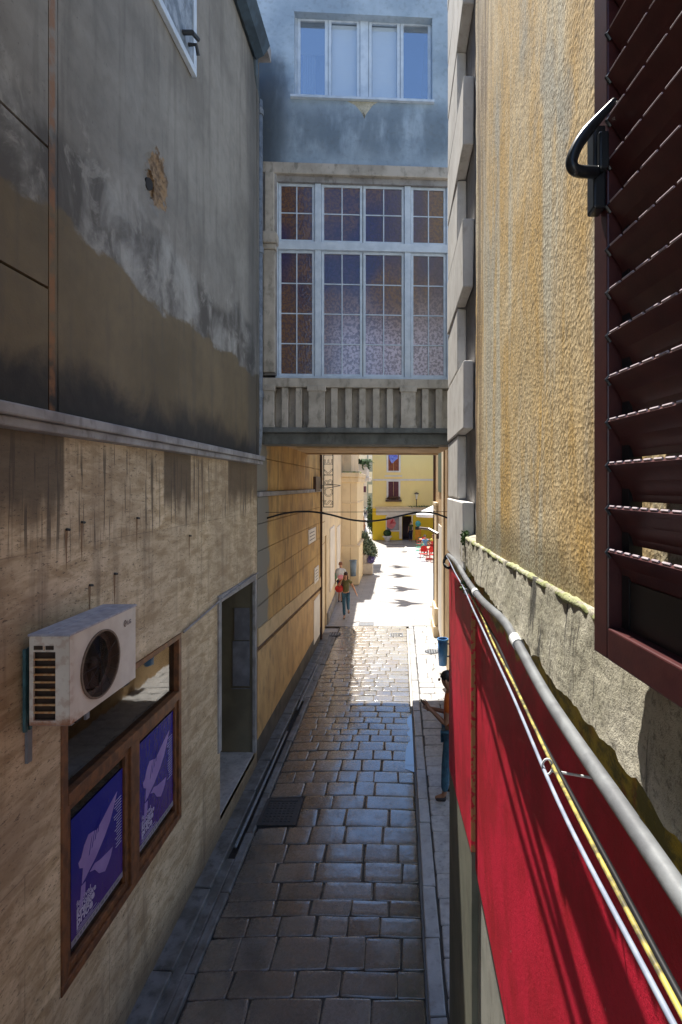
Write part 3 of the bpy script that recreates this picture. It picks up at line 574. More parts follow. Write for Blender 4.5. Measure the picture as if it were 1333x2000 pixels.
# posters (flat printed sheets behind the panes, standing on the window's ledge)
def poster(y0, y1, z0, z1, lb):
    x = XL-.030; W = y1-y0; H = z1-z0
    th = thing('poster', (x, (y0+y1)/2, z0), lb, 'poster', 'festival posters in the brown window')
    q = lambda u, v, d=0: Vector((x+d, y0+u*W, z0+v*H))
    MB().prism([q(0, 0), q(1, 0), q(1, 1), q(0, 1)], (.002, 0, 0)).build('sheet', MT['poster'], th)
    mb = MB(); d = .003
    wing = [(.18, .40), (.24, .412), (.30, .435), (.44, .48), (.60, .56), (.72, .64), (.80, .73), (.88, .84), (.74, .80), (.58, .74), (.46, .70), (.40, .72), (.30, .74), (.22, .69), (.17, .62), (.12, .60), (.14, .55), (.20, .52)]
    mb.prism([q(u, v, d) for u, v in wing], (.001, 0, 0))
    mb.prism([q(u, v, d) for u, v in [(.32, .42), (.42, .385), (.50, .31), (.62, .26), (.68, .29), (.74, .33), (.78, .39), (.66, .40), (.52, .415), (.42, .44)]], (.001, 0, 0))
    mb.prism([q(u, v, d) for u, v in [(.17, .39), (.25, .385), (.24, .31), (.16, .22), (.14, .23)]], (.001, 0, 0))
    mb.build('motif', MT['lilac'], th)
    mb = MB()
    for i in range(4):
        a, b = .30+.055*i, .56+.035*i
        mb.prism([q(a, b, .0045), q(a+.018, b+.01, .0045), q(a+.07, b+.15, .0045), q(a+.05, b+.12, .0045)], (.0008, 0, 0))
    mb.build('motif_line', MT['poster'], th)
    mb = MB()
    for i in range(17):
        v = .76-.026*i; L = random.uniform(.10, .17); mb.prism([q(.97-L, v, d), q(.97, v, d), q(.97, v+.006, d), q(.97-L, v+.006, d)], (.001, 0, 0))
    Mx = lambda u, v, s=1: Matrix.Translation(q(u, v, d)) @ Matrix(((0, 0, 1, 0), (1, 0, 0, 0), (0, 1, 0, 0), (0, 0, 0, 1)))
    for i, (s_, sz, bo) in enumerate((("festival", .066, 0), ("europske", .066, .0008), ("kratke", .088, .003), ("pri\u010de", .095, .003))):
        text_mesh(mb, s_, sz, Mx(.09, (.262, .220, .168, .110)[i]), bold=bo)
    mb.build('title_text', MT['titleprint'], th); mb = MB()
    for i in range(3): mb.prism([q(.09, .088-.014*i, d), q((.45, .38, .5)[i], .088-.014*i, d), q((.45, .38, .5)[i], .092-.014*i, d), q(.09, .092-.014*i, d)], (.001, 0, 0))
    mb.build('small_print', MT['titleprint'], th)
    MB().prism([q(0, 0, d), q(1, 0, d), q(1, .05, d), q(0, .05, d)], (.001, 0, 0)).build('bottom_strip', MT['paper'], th)
    mb = MB(); u = .05
    while u < .93:
        L = random.uniform(.02, .06); mb.prism([q(u, .014, .0045), q(u+L, .014, .0045), q(u+L, .036, .0045), q(u, .036, .0045)], (.0005, 0, 0)); u += L+.025
    mb.build('strip_logo', MT['greyink'], th)
poster(3.82, 4.53, 1.34, 2.30, 'blue and lilac festival poster in the nearer left sash of the brown window')
poster(4.80, 5.54, 1.34, 2.36, 'blue and lilac festival poster in the farther sash beside the wall')
# conduit over door
solo(MB().tube([(-2.39, 5.68, 3.17), (-2.39, 6.8, 3.26), (-2.375, 8.64, 3.33)], .013, 6), 'wall_conduit', MT['ledge'], 'thin pale conduit running along the travertine wall above the doorway', 'conduit')
# upper window shutter on left wall
th = thing('wall_shutter', (-2.3, 5.3, 9.4), 'weathered blue grey shutter folded on the upper left wall', 'shutter')
q = lambda y, z, d=0: Vector((-2.33+d, y, z))
MB().box(-2.345, -2.305, 4.55, 5.72, 9.5, 11.4).build('panel', m_stone('scuffed_blue_grey_panel', (.34, .39, .45), (.14, .17, .2), (.05, .05, .05), 6, .5), th)
mb = MB(); mb.box(-2.345, -2.29, 4.45, 5.80, 9.42, 9.5); mb.box(-2.345, -2.29, 5.72, 5.80, 9.5, 11.4); mb.build('frame', MT['white'], th, bevel=.006)
mb = MB(); mb.tube([(-2.3, 5.45, 9.62), (-2.2, 5.45, 9.62), (-2.2, 5.6, 9.68)], .025, 8); mb.tube([(-2.3, 5.6, 9.62), (-2.22, 5.6, 9.62), (-2.22, 5.66, 9.55)], .02, 8); mb.build('latch', MT['iron'], th)
# eave gutter and downpipe
th = thing('roof_gutter', (-2.2, 4, 11.8), 'dark zinc roof gutter under the eave of the left building', 'gutter')
mb = MB(); prof = [(-2.42, 11.88), (-2.40, 11.72), (-2.30, 11.66), (-2.18, 11.72), (-2.08, 11.88)]
pts = [Vector((x, -2, z)) for x, z in prof]+[Vector((-2.1, -2, 11.89)), Vector((-2.4, -2, 11.89))]
mb.prism(pts, (0, 10.25, 0)); mb.build('trough', MT['zinc'], th)
MB().tube([(-2.34, 8.25, 11.8), (-2.36, 8.36, 11.5), (-2.40, 8.62, 11.25)], .06, 10).build('outlet', MT['zinc'], th)
th = thing('drainpipe', (-2.40, 8.75, 5.2), 'round blue grey drainpipe down the corner by the bridge', 'drainpipe')
MB().tube([(-2.385, 8.72, 11.35), (-2.385, 8.72, 5.75), (-2.40, 8.70, 5.45), (-2.42, 8.66, 5.3)], .062, 14).build('pipe', MT['dpipe'], th, smooth=True)
for z in (11.1, 8.75, 6.3): MB().tube([(-2.385, 8.72, z), (-2.385, 8.72, z+.10)], .076, 14).build('collar', MT['dpipe'], th)

# ------------------------------------------------------------------ AC unit
acy0, acy1, acx0, acx1, acz0, acz1 = 3.24, 4.05, -2.34, -2.085, 3.28, 3.845
th = thing('air_conditioner', (-2.2, 3.6, 3.28), 'rusty white air conditioner outdoor unit bracketed on the travertine wall', 'air conditioner')
cyc, czc, rad = 3.58, 3.555, .225
mb = MB()
# side (facing camera) panel built around louvre openings
xs0, xs1 = -2.315, -2.175
mb.box(acx0, xs0, acy0, acy0+.015, acz0, acz1); mb.box(xs1, acx1-.002, acy0, acy0+.015, acz0, acz1); mb.box(xs0, xs1, acy0, acy0+.015, acz1-.10, acz1); mb.box(xs0, xs1, acy0, acy0+.015, acz0, acz0+.03)
# front with circular opening
N = 40; vs = []; fs = []
for i in range(N):
    a = 2*math.pi*i/N; c_, s_ = math.cos(a), math.sin(a); m = max(abs(c_), abs(s_))
    Yo = cyc+c_/m*rad*1.16; Zo = czc+s_/m*rad*1.16
    vs += [(acx1, cyc+c_*rad, czc+s_*rad), (acx1, Yo, Zo)]
for i in range(N): a = 2*i; b = 2*((i+1) % N); fs.append((a, a+1, b+1, b))
mb.add(vs, fs); r2 = rad*1.16
for (ya, yb, za, zb) in ((acy0, cyc-r2, acz0, acz1), (cyc+r2, acy1, acz0, acz1), (cyc-r2, cyc+r2, acz0, czc-r2), (cyc-r2, cyc+r2, czc+r2, acz1)):
    mb.add([(acx1, ya, za), (acx1, yb, za), (acx1, yb, zb), (acx1, ya, zb)], [(0, 1, 2, 3)])
mb.box(acx0, acx1-.002, acy1-.015, acy1, acz0, acz1); mb.box(acx0, acx0+.01, acy0+.015, acy1-.015, acz0, acz1); mb.box(acx0, acx1-.002, acy0+.015, acy1-.015, acz0, acz0+.012)
mb.build('casing', MT['enamel'], th)
for z in range(2):
    a = acz0+.0
mb = MB()
for i in range(8):
    z = acz0+.075+i*.048; mb.box(xs0-.002, xs1+.002, acy0+.001, acy0+.012, z, z+.010)
mb.box(-2.248, -2.243, acy0-.003, acy0+.012, acz1-.09, acz1-.065)
mb.build('louvre', simple('rust_streaked_louvre', (.42, .20, .07), (.55, .38, .2), 30, .6), th)
mb = MB(); mb.box(-2.31, -2.255, acy0-.004, acy0+.0, acz1-.085, acz1-.06); mb.box(-2.235, -2.185, acy0-.004, acy0, acz1-.085, acz1-.06); mb.box(acx0+.012, acx1-.03, acy0+.03, acy0+.05, acz0+.02, acz1-.02); mb.build('vent_slot', MT['grille'], th)
MB().box(acx0-.006, acx1+.008, acy0-.008, acy1+.006, acz1, acz1+.014).box(-2.24, -2.23, acy0+.02, acy1-.02, acz1+.014, acz1+.018).build('top_sheet', MT['actop'], th, bevel=.004)
mb = MB(); 
for r_, xx in ((rad, .0),): pass
N = 40; pr = [(rad*1.03, 0), (rad*1.03, .010), (rad*.97, .010), (rad*.97, -.05), (rad*.82, -.055)]
vs = []; fs = []
for r_, d in pr:
    for i in range(N):
        a = 2*math.pi*i/N; vs.append((acx1+d, cyc+r_*math.cos(a), czc+r_*math.sin(a)))
for j in range(len(pr)-1):
    for i in range(N): fs.append((j*N+i, j*N+(i+1) % N, (j+1)*N+(i+1) % N, (j+1)*N+i))
mb.add(vs, fs); mb.build('fan_ring', MT['fanring'], th, smooth=False)
mb = MB()
for k_ in range(1, 16):
    r_ = rad*.97*k_/16; pts = [(acx1+.002, cyc+r_*math.cos(a*math.pi/16), czc+r_*math.sin(a*math.pi/16)) for a in range(33)]; mb.tube(pts, .0016, 4, False)
for k_ in range(12):
    a = math.pi*k_/12*2; mb.tube([(acx1+.004, cyc+.03*math.cos(a), czc+.03*math.sin(a)), (acx1+.004, cyc+rad*.97*math.cos(a), czc+rad*.97*math.sin(a))], .002, 4)
mb.build('grille', MT['grille'], th)
mb = MB()
for k_ in range(3):
    a0 = k_*2.094
    P_ = [Vector((acx1-.09+.03*j, cyc+r_*math.cos(a0+.35*j), czc+r_*math.sin(a0+.35*j))) for j in range(3) for r_ in (.04, .17)]
    mb.add(P_, [(0, 1, 3, 2), (2, 3, 5, 4)])
mb.ell((acx1-.06, cyc, czc), .03, .045, .045); mb.box(acx1-.20, acx1-.13, cyc-.21, cyc+.21, czc-.21, czc+.21); mb.build('fan', MT['grille'], th)
mb = MB(); Mr = Matrix.Translation((acx1+.002, 3.905, 3.745)) @ Matrix(((0, 0, 1, 0), (1, 0, 0, 0), (0, 1, 0, 0), (0, 0, 0, 1)))
text_mesh(mb, "LG", .045, Matrix.Translation((acx1+.002, 3.925, 3.732)) @ Matrix(((0, 0, 1, 0), (1, 0, 0, 0), (0, 1, 0, 0), (0, 0, 0, 1))), bold=.001)
mb.build('logo_text', MT['greyink'], th)
mb = MB(); mb.prism([(acx1+.001, 3.895+.02*math.cos(i*.3927), 3.75+.026*math.sin(i*.3927)) for i in range(16)], (.002, 0, 0)); mb.build('logo_disc', MT['fanring'], th)
mb = MB(); mb.tube([(acx1+.004, 3.895+.011*math.cos(i*.6), 3.75+.015*math.sin(i*.6)) for i in range(3, 11)], .0016, 4); mb.build('logo_mark', MT['offw'], th)
mb = MB(); mb.box(-2.405, -2.385, 3.27, 3.29, 3.22, 3.75).box(-2.405, -2.385, 3.31, 3.33, 3.22, 3.75); mb.build('bracket', MT['teal'], th)
for y in (3.33, 3.95): MB().box(-2.42, -2.12, y-.02, y+.02, 3.245, 3.278).box(-2.42, -2.40, y-.02, y+.02, 3.0, 3.245).build('bracket_arm', MT['steel'], th)
for y in (3.36, 3.96): MB().box(-2.15, -2.10, y-.03, y+.03, 3.255, 3.28).build('foot', MT['dark'], th)

# ------------------------------------------------------------------ bridge building
BO = Vector((-2.43, 9.06, 0)); BA = R(3.0)
BR = thing('bridge_building', BO, 'blue grey plastered building bridging the alley with big glazed bay and stone balustrade', 'building', rz=BA)
cB, sB = math.cos(BA), math.sin(BA)
def U(px, py=None, v=0):
    k_ = (px-780)/1000; u = (k_*(BO.y+v*cB)-BO.x+v*sB)/(cB-k_*sB); Y = BO.y+u*sB+v*cB
    return u if py is None else (u, CAMZ+(948-py)/1000*Y)
def UZ(px, py, v=0): return U(px, py, v)[1]
UE = 3.7
wu0, wu1 = U(575), U(845); wzt = UZ(575, 22); wzb = UZ(710, 195)
zl = UZ(513, 318); zl2 = UZ(513, 340); zop = UZ(520, 345)
mb = MB(); D = 4.55
mb.box(-1.2, wu0, 0, .3, zl, 14.5); mb.box(wu1, UE, 0, .3, zl, 14.5); mb.box(wu0, wu1, 0, .3, zl, wzb); mb.box(wu0, wu1, 0, .3, wzt, 14.5); mb.box(-1.2, 0, .0, .3, 5.7, zl)
mb.box(0, UE, .3, .34, 10.55, 11.4)
mb.box(0, UE, D-.3, D, 5.7, 13.75); 
mb.build('upper_wall', MT['bluew'], BR, local=True)
MB().box(0, UE, 1.4, D-.3, 6.0, 13.7).build('interior', MT['dark'], BR, local=True)
mb = MB(); mb.box(0, UE, -.05, .3, zl2, zl); mb.build('lintel', MT['bstone'], BR, local=True, bevel=.012)
mb = MB(); mb.box(.1, UE, .02, .3, zop-.06, zl2); mb.box(0, .26, -.03, .3, 6.75, zl2-.0); mb.build('bay_surround', MT['ledge'], BR, local=True)
# stained patch of fallen plaster under the window
mb = MB(); pts = [U(x, y) for x, y in ((678, 197), (738, 199), (728, 206), (722, 214), (716, 222), (712, 232), (708, 222), (702, 214), (694, 205))]
mb.prism([Vector((a, -.002, b-.005)) for a, b in pts], (0, .004, 0)); mb.build('bare_patch', MT['mortar'], BR, local=True)
# left column with capital
mb = MB(); u0, u1 = U(514, v=-.12), U(537, v=-.12); zc = UZ(525, 480); mb.box(u0, u1, -.12, 0, 6.78, zc-.12); mb.box(u0+.02, u1-.02, -.08, 0, zc+.2, zl2-.002)
mb.box(u0-.03, u1+.05, -.17, 0, zc-.02, zc+.16); mb.box(u0-.01, u1+.02, -.14, 0, zc-.12, zc-.02); mb.box(u0-.01, u1+.02, -.14, 0, zc+.16, zc+.2); mb.build('column', MT['bstone'], BR, local=True, bevel=.015)
# upper window
def casement(parent, ua, ub, za, zb, v, bw=.05, cols=0, rws=0, glass='glass', mat='white', bars=.016, d=.05):
    mb = MB(); mb.box(ua, ua+bw, v, v+d, za, zb); mb.box(ub-bw, ub, v, v+d, za, zb); mb.box(ua+bw, ub-bw, v, v+d, za, za+bw); mb.box(ua+bw, ub-bw, v, v+d, zb-bw, zb)
    for i in range(1, cols): x = ua+bw+(ub-ua-2*bw)*i/cols; mb.box(x-bars/2, x+bars/2, v+.004, v+d-.01, za+bw, zb-bw)
    for j in range(1, rws): z = za+bw+(zb-za-2*bw)*j/rws; mb.box(ua+bw, ub-bw, v+.008, v+d-.014, z-bars/2, z+bars/2)
    f = mb.build('window_sash', MT[mat], parent, local=True, bevel=.003)
    MB().box(ua+bw, ub-bw, v+.02, v+.026, za+bw, zb-bw).build('pane', MT[glass], f, local=True); return f
MT['skyglass'] = m_glass('sky_mirror_glass', (.86, .92, .98), .02, 1.7)
MT['clearglass'] = m_glass('clear_window_glass', (.93, .96, .99), .02, .25)
v0 = .13; zt = UZ(640, 34, v0)
edges = [578, 643, 705, 719, 784, 843]
mb = MB(); zb_ = wzb
mb.box(wu0, wu1, v0, v0+.09, zt, zt+.05); mb.box(wu0, wu1, v0-.01, v0+.09, zb_, zb_+.05); mb.box(wu0, U(580, v=v0), v0, v0+.09, zb_+.05, zt); mb.box(U(843, v=v0), wu1, v0, v0+.09, zb_+.05, zt)
mb.box(U(704, v=v0), U(720, v=v0), v0, v0+.09, zb_+.05, zt); mb.build('window_frame', MT['white'], BR, local=True, bevel=.004)
mb = MB(); mb.box(wu0-.06, wu1+.03, -.06, v0, wzb-.03, wzb+.012); mb.build('window_sill', MT['white'], BR, local=True)
for i, (a, b) in enumerate(((580.5, 641), (641.5, 703.5), (720.5, 782), (782.5, 842.5))):
    casement(BR, U(a, v=v0)+.002, U(b, v=v0)-.002, zb_+.052, zt-.002, v0+.012, .055, glass='skyglass' if i in (0, 3) else 'clearglass')
    ua, ub = U(a, v=v0)+.06, U(b, v=v0)-.06
    if i in (1, 2, 0):
        mb = MB(); zlow = zb_+.1 if i else zb_+.95; z = zlow
        while z < zt-.08: mb.box(ua, ub, v0+.075, v0+.095, z, z+.0215); z += .024
        mb.build('blind', MT['blind'], BR, local=True)
    if i == 0:
        mb = MB()
        for kk in range(5): mb.tube([(ua+.05+.045*kk, v0+.16, zb_+.06), (ua+.05+.045*kk, v0+.16, zt-.05)], .026, 8)
        mb.build('curtain', MT['curtain'], BR, local=True, smooth=True)
    if i == 3:
        mb = MB(); mb.prism([Vector((ub-.12, v0+.12, zb_+.35)), Vector((ub-.02, v0+.12, zb_+.08)), Vector((ub, v0+.12, zb_+.3)), Vector((ub, v0+.12, zt-.2)), Vector((ub-.05, v0+.12, zt-.3))], (0, .04, 0)); mb.build('curtain', MT['dark'], BR, local=True)
MB().box(wu0, wu1, .55, .6, zb_-.1, zt+.2).build('room_back', simple('blue_room_dimness', (.08, .16, .40), (.05, .10, .28), 1, .8), BR, local=True)  # back wall painted blue to imitate sky reflected in the outer panes
# big glazed bay
v1 = .06; bt = UZ(540, 355, v1); bb = UZ(620, 735, v1); tr0, tr1 = UZ(620, 489, v1), UZ(620, 473, v1)
bu0, bu1 = U(539, v=v1), U(874, v=v1)
cols = [(544, 615), (628, 708.5), (709.5, 790), (803, 872)]
mb = MB(); mb.box(bu0, bu1+.3, v1, v1+.12, bt-.01, bt+.05); mb.box(bu0, bu1+.3, v1-.03, v1+.12, tr0, tr1); mb.box(bu0, bu1+.3, v1-.03, v1+.12, bb-.06, bb)
for a, b in ((539, 543.5), (615.5, 627.5), (790.5, 802.5), (872.5, 890)): mb.box(U(a, v=v1), U(b, v=v1), v1-.01, v1+.12, bb, bt-.01)
mb.build('bay_frame', MT['white'], BR, local=True, bevel=.006)
for a, b in cols:
    casement(BR, U(a, v=v1)+.002, U(b, v=v1)-.002, tr1+.002, bt-.012, v1+.02, .045, 2, 2, 'tglass', bars=.02)
    casement(BR, U(a, v=v1)+.002, U(b, v=v1)-.002, bb+.002, tr0-.002, v1+.02, .045, 2, 4, 'tglass', bars=.02)
# balustrade
vb = -.16; zc1, zc0 = UZ(620, 739, vb), UZ(620, 757, vb); zb1 = UZ(620, 836, vb)
mb = MB(); mb.box(.02, UE, vb-.03, .12, zc0, zc1); mb.build('balustrade_rail', MT['bstone'], BR, local=True, bevel=.014)
for a, b in ((515, 536), (603, 635), (783, 812)):
    mb = MB(); mb.box(U(a, v=vb), U(b, v=vb), vb-.04, 0, zb1, zc0-.002); mb.box(U(a, v=vb)-.02, U(b, v=vb)+.02, vb-.055, 0, zc0-.07, zc0+.03); mb.box(U(a, v=vb)-.015, U(b, v=vb)+.015, vb-.05, 0, zb1, zb1+.05); mb.build('balustrade_pier', MT['bstone'], BR, local=True, bevel=.01)
for px in (556.5, 584, 653, 681, 708, 735, 762, 831, 858):
    ua, ub = U(px-6.5, v=vb), U(px+6.5, v=vb); MB().box(ua, ub, vb, vb+.13, zb1, zc0-.001, .002).build('baluster', MT['bstone'], BR, local=True, bevel=.01)
mb = MB(); mb.box(0.02, UE, -.005, .12, 5.72, bb-.06); mb.build('balcony_back', MT['bstone'], BR, local=True)
mb = MB(); zs = UZ(620, 845, vb-.05); zt2 = UZ(620, 868, -.1)
mb.box(0, UE, vb-.08, .3, zs, zb1); mb.box(0, UE, -.10, .4, zt2, zs-.001); mb.build('beam', m_stone('dark_stained_beam', (.15, .155, .15), (.09, .095, .09), (.04, .04, .035), 3), BR, local=True, bevel=.01)
mb = MB(); mb.box(0, UE, .4, D-.25, 5.64, 5.72); mb.box(0, UE, D-.25, D, CAMZ+(948-888)/1000*13.6, 5.72)
mb.box(.55, UE-.5, .42, .62, 5.50, 5.64)
mb.build('soffit', MT['warm'], BR, local=True)
MB().box(-.3, UE+.2, .3, D, 13.75, 13.85).build('roof', MT['ledge'], BR, local=True)

# ------------------------------------------------------------------ left middle building (brown rusticated)
LM = thing('stone_building', (-4, 12, 0), 'brown rusticated stone building with cream band beyond the bridge on the left', 'building')
mb = MB(); y0, y1 = 8.76, 15.75; mb.box(-6, -2.48, y0, y1, 0, 9.6)
band = lambda y: 2.34+(1.99-2.34)*(y-8.8)/(15.7-8.8)
z = 4.62
zz = [4.60, 4.13, 3.66, 3.19, 2.72]
for i in range(4):
    yy = y0+.0
    while yy < y1-.02:
        y2 = min(yy+random.uniform(1.4, 3.6), y1)
        mb.box(-2.50, -2.425, yy+.004, y2-.006, zz[i+1]+.008, zz[i]-.004, .0); yy = y2
mb.add([(-2.425, y0, band(y0)), (-2.425, y1, band(y1)), (-2.425, y1, 2.712), (-2.425, y0, 2.712)], [(0, 1, 2, 3)])
# upper courses: upright slabs
for za, zb in ((4.70, 5.28), (5.29, 5.85), (5.86, 6.6)):
    yy = y0
    while yy < y1-.02: y2 = min(yy+.62, y1); mb.box(-2.52, -2.44, yy+.003, y2-.003, za, zb-.006, .002); yy = y2
mb.box(-2.52, -2.44, y0, y1, 6.6, 9.6)
mb.build('wall', MT['brown'], LM)
MB().box(-2.5, -2.385, y0, y1, 4.604, 4.69).build('string_course', MT['ledge'], LM, bevel=.01)
mb = MB(); pr = lambda x, ya, yb, f0, f1: mb.add([(x0_, yy, f(yy)) for x0_ in (x, -2.5) for yy, f in ((ya, f0), (yb, f0), (yb, f1), (ya, f1))], [(0, 1, 2, 3), (4, 7, 6, 5), (0, 4, 5, 1), (1, 5, 6, 2), (2, 6, 7, 3), (3, 7, 4, 0)])
pr(-2.405, y0, y1, lambda y: band(y)-.30, band); mb.build('cream_band', MT['cream'], LM)
mb = MB(); pr(-2.455, y0, y1, lambda y: band(y)-.40, lambda y: band(y)-.3); mb.build('shadow_groove', simple('brown_groove', (.16, .10, .065), (.12, .07, .05), 5, .8), LM)  # brown strip set back below the cream band
mb = MB(); pr(-2.42, y0, y1, lambda y: .45, lambda y: band(y)-.40); mb.build('dado', MT['dado'], LM)
mb = MB(); mb.box(-2.5, -2.425, y0, y1, -.05, .45); mb.build('plinth', simple('damp_plinth', (.11, .10, .085), (.06, .055, .05), 3, .7, .3), LM)  # darker band along the foot of the wall
MB().box(-2.5, -2.405, 14.5, 15.55, .28, 1.52).build('access_panel', MT['offw'], LM, bevel=.006)
MB().box(-6, -2.40, y0, 15.9, 9.6, 9.7).build('roof', MT['ledge'], LM)
solo(MB().tube([(-2.40, 15.8, 6.8), (-2.40, 15.8, .05)], .035, 10), 'wall_pipe', MT['bronze'], 'slim vertical brown pipe where the brown wall meets the paler wall', 'drainpipe')
solo(MB().box(-2.46, -2.36, 14.55, 15.4, 4.62, 5.05), 'junction_box', MT['bronze'], 'brown metal junction box on the string course beside the hanging sign', 'junction box', bevel=.01)
def plaque(y0, y1, z0, z1, lb, lines, mark=False):
    th = thing('wall_plaque', (-2.41, y0, z0), lb, 'plaque', 'plaques on the brown stone wall')
    MB().box(-2.425, -2.40, y0, y1, z0, z1).build('plate', MT['offw'], th, bevel=.004)
    mb = MB()
    for i in range(lines): v = z1-(z1-z0)*(i+1)/(lines+1); mb.box(-2.4, -2.398, y0+.15, y1-.15-random.random()*.1, v-.012, v+.012)
    mb.build('lettering', MT['greyink'], th)
plaque(13.6, 14.75, 3.22, 3.60, 'white stone plaque with small lettering fitted in a course of the brown wall', 3)
plaque(14.55, 15.3, 1.98, 2.42, 'small white notice plaque above the cream band near the wall pipe', 4)
# hanging sign
th = thing('hanging_sign', (-2.2, 15.5, 4.1), 'tall narrow metal frame sign with outlined letters hanging beyond the bridge', 'sign')
sx0, sx1 = P(632, 0, 15.5).x, P(651.5, 0, 15.5).x; sz0 = P(0, 991, 15.5).z; sz1 = 7.4
mb = MB()
for a, b, c_, d in ((sx0, sx0+.022, sz0, sz1), (sx1-.022, sx1, sz0, sz1), (sx0+.022, sx1-.022, sz0, sz0+.022), (sx0+.022, sx1-.022, sz1-.022, sz1)): mb.box(a, b, 15.48, 15.53, c_, d)
mb.build('frame', MT['iron'], th)
mb = MB(); z = sz0+.06; xm = (sx0+sx1)/2
for ch in "SCBKEDCO":
    cu = bpy.data.curves.new('t', 'FONT'); cu.body = ch; cu.size = .36; cu.fill_mode = 'NONE'; cu.bevel_depth = .006; cu.resolution_u = 4
    ob = bpy.data.objects.new('t', cu); C.objects.link(ob); bpy.context.view_layer.update(); me = bpy.data.meshes.new_from_object(ob.evaluated_get(bpy.context.evaluated_depsgraph_get()))
    w_ = max(v.co.x for v in me.vertices)
    mb.add([Vector((xm+.125-v.co.y, 15.505+v.co.z, z+v.co.x)) for v in me.vertices], [tuple(p.vertices) for p in me.polygons]); z += w_+.09
    bpy.data.objects.remove(ob); bpy.data.meshes.remove(me); bpy.data.curves.remove(cu)
mb.build('letters', MT['iron'], th)
MB().tube([(-2.44, 15.5, 4.8), (sx0, 15.5, 4.78)], .018, 6).tube([(-2.44, 15.5, 7.0), (sx0, 15.5, 7.0)], .018, 6).build('bracket', MT['iron'], th)
solo(MB().tube(sweep([(-2.44, 15.35, 4.75), (-2.2, 15.4, 4.72), (-1.95, 15.45, 4.76), (-1.85, 16.0, 4.80), (-2.44, 17, 4.84)], 8), .012, 6), 'sign_cable', MT['black'], 'thin dark cable trailing from the hanging sign back to the wall', 'cable')

# far part of left side: pale wall with doors
LF = thing('pale_building', (-4, 20, 0), 'pale cream stone building with dark door recesses past the hanging sign', 'building')
def wx(y): return -2.43-(y-15.9)*.040
mb = MB(); segs = [(15.86, 17.05, 0, 9.4), (17.05, 17.6, 3.1, 9.4), (17.6, 20.5, 0, 9.0), (20.5, 24.7, 0, 7.6)]
for a, b, z0, z1 in segs: mb.prism([(wx(a), a, z0), (wx(b), b, z0), (-6, b, z0), (-6, a, z0)], (0, 0, z1-z0))
mb.build('wall', MT['cream2'], LF)
MB().box(-3.2, -2.65, 17.06, 17.59, 0, 3.1).build('door', MT['warm'], LF)
mb = MB()
for z in (2.9, 3.6, 4.3, 5.0): mb.prism([(wx(15.9)+.012, 15.9, z), (wx(17.0)+.012, 17.0, z), (wx(17.0)-.02, 17.0, z), (wx(15.9)-.02, 15.9, z)], (0, 0, .02))
mb.build('course_line', MT['warm'], LF)
mb = MB(); mb.prism([(wx(17.7)+.06, 17.7, 0), (wx(24.6)+.06, 24.6, 0), (wx(24.6), 24.6, 0), (wx(17.7), 17.7, 0)], (0, 0, .38)); mb.build('plinth', MT['ledge'], LF)
for a, b, z0, z1 in ((18.7, 20.6, .9, 3.2), (21.8, 23.6, .7, 3.0)):
    mb = MB(); mb.prism([(wx(a)+.03, a, z0), (wx(b)+.03, b, z0), (wx(b)-.02, b, z0), (wx(a)-.02, a, z0)], (0, 0, z1-z0)); mb.build('blind_panel', MT['offw'], LF)
LP = thing('pilaster_building', (-2.8, 26, 0), 'cream stone building with heavy corner pilaster and mossy cornice', 'building')
xa, xb, yf = -2.84, -2.03, 24.75
mb = MB(); mb.box(xa, xb, yf, 29.2, .0, 5.05); mb.build('pilaster', MT['pilaster'], LP)
mb = MB(); mb.prism([(xa, yf-.08, 0), (xb+.10, yf-.08, 0), (xb+.10, 29.3, 0), (xa, 29.3, 0)], (0, 0, 1.85)); mb.build('plinth', MT['pilaster'], LP, bevel=.03)
MB().box(xa, xb+.03, yf-.03, 29.25, 3.9, 4.0).box(xa, xb+.07, yf-.1, 29.3, 4.95, 5.2).box(xa, xb+.12, yf-.22, 29.4, 5.2, 5.42).box(xa, xb+.14, yf-.05, 29.3, 1.84, 1.92).build('cornice', MT['cream2'], LP, bevel=.03)
mb = MB()
for i in range(70): mb.ell((random.uniform(-2.75, -1.9), random.uniform(24.6, 25.6), 5.43), random.uniform(.04, .12), .1, random.uniform(.02, .06), 6, 4)
mb.build('moss', MT['moss'], LP)
MB().box(-6, -2.75, yf+.3, 30, 5.4, 9.5).box(-6, xa, 24.75, 29, 0, 5.3).box(-2.8, -2.35, yf+.4, 29.5, 5.4, 8.5).build('wall', MT['cream2'], LP)
MB().box(-2.36, -2.34, yf-.006, yf, 0.2, 4.9).box(-2.36, -2.34, yf-.09, yf-.081, 0.0, 1.8).build('joint', MT['warm'], LP)

# left far: balcony house and the narrow street
BH = thing('balcony_house', (-3, 34, 0), 'cream house with plant covered balcony where the narrow street begins', 'building')
mb = MB(); mb.prism([(-2.44, 30, 0), (-3.9, 50, 0), (-7.6, 92, 0), (-16, 92, 0), (-6, 30, 0)], (0, 0, 8.5)); mb.build('wall', MT['cream2'], BH)
MB().box(-2.9, -1.80, 31.0, 33.4, 5.05, 5.3).box(-2.9, -2.1, 31.2, 33.2, 4.75, 5.05).box(-2.9, -1.95, 31.05, 33.3, 5.3, 6.1).build('balcony', MT['offw'], BH, bevel=.03)
mb = MB()
for yy in (36, 41, 47, 55):
    xx = -2.44-1.46*(yy-30)/20 if yy < 50 else -3.9-3.7*(yy-50)/42
    mb.box(xx-.1, xx+.06, yy, yy+1.3, 3.6, 5.3); mb.box(xx-.1, xx+.06, yy, yy+1.5, .0, 2.4)
mb.build('shutters', MT['maroon'], BH)
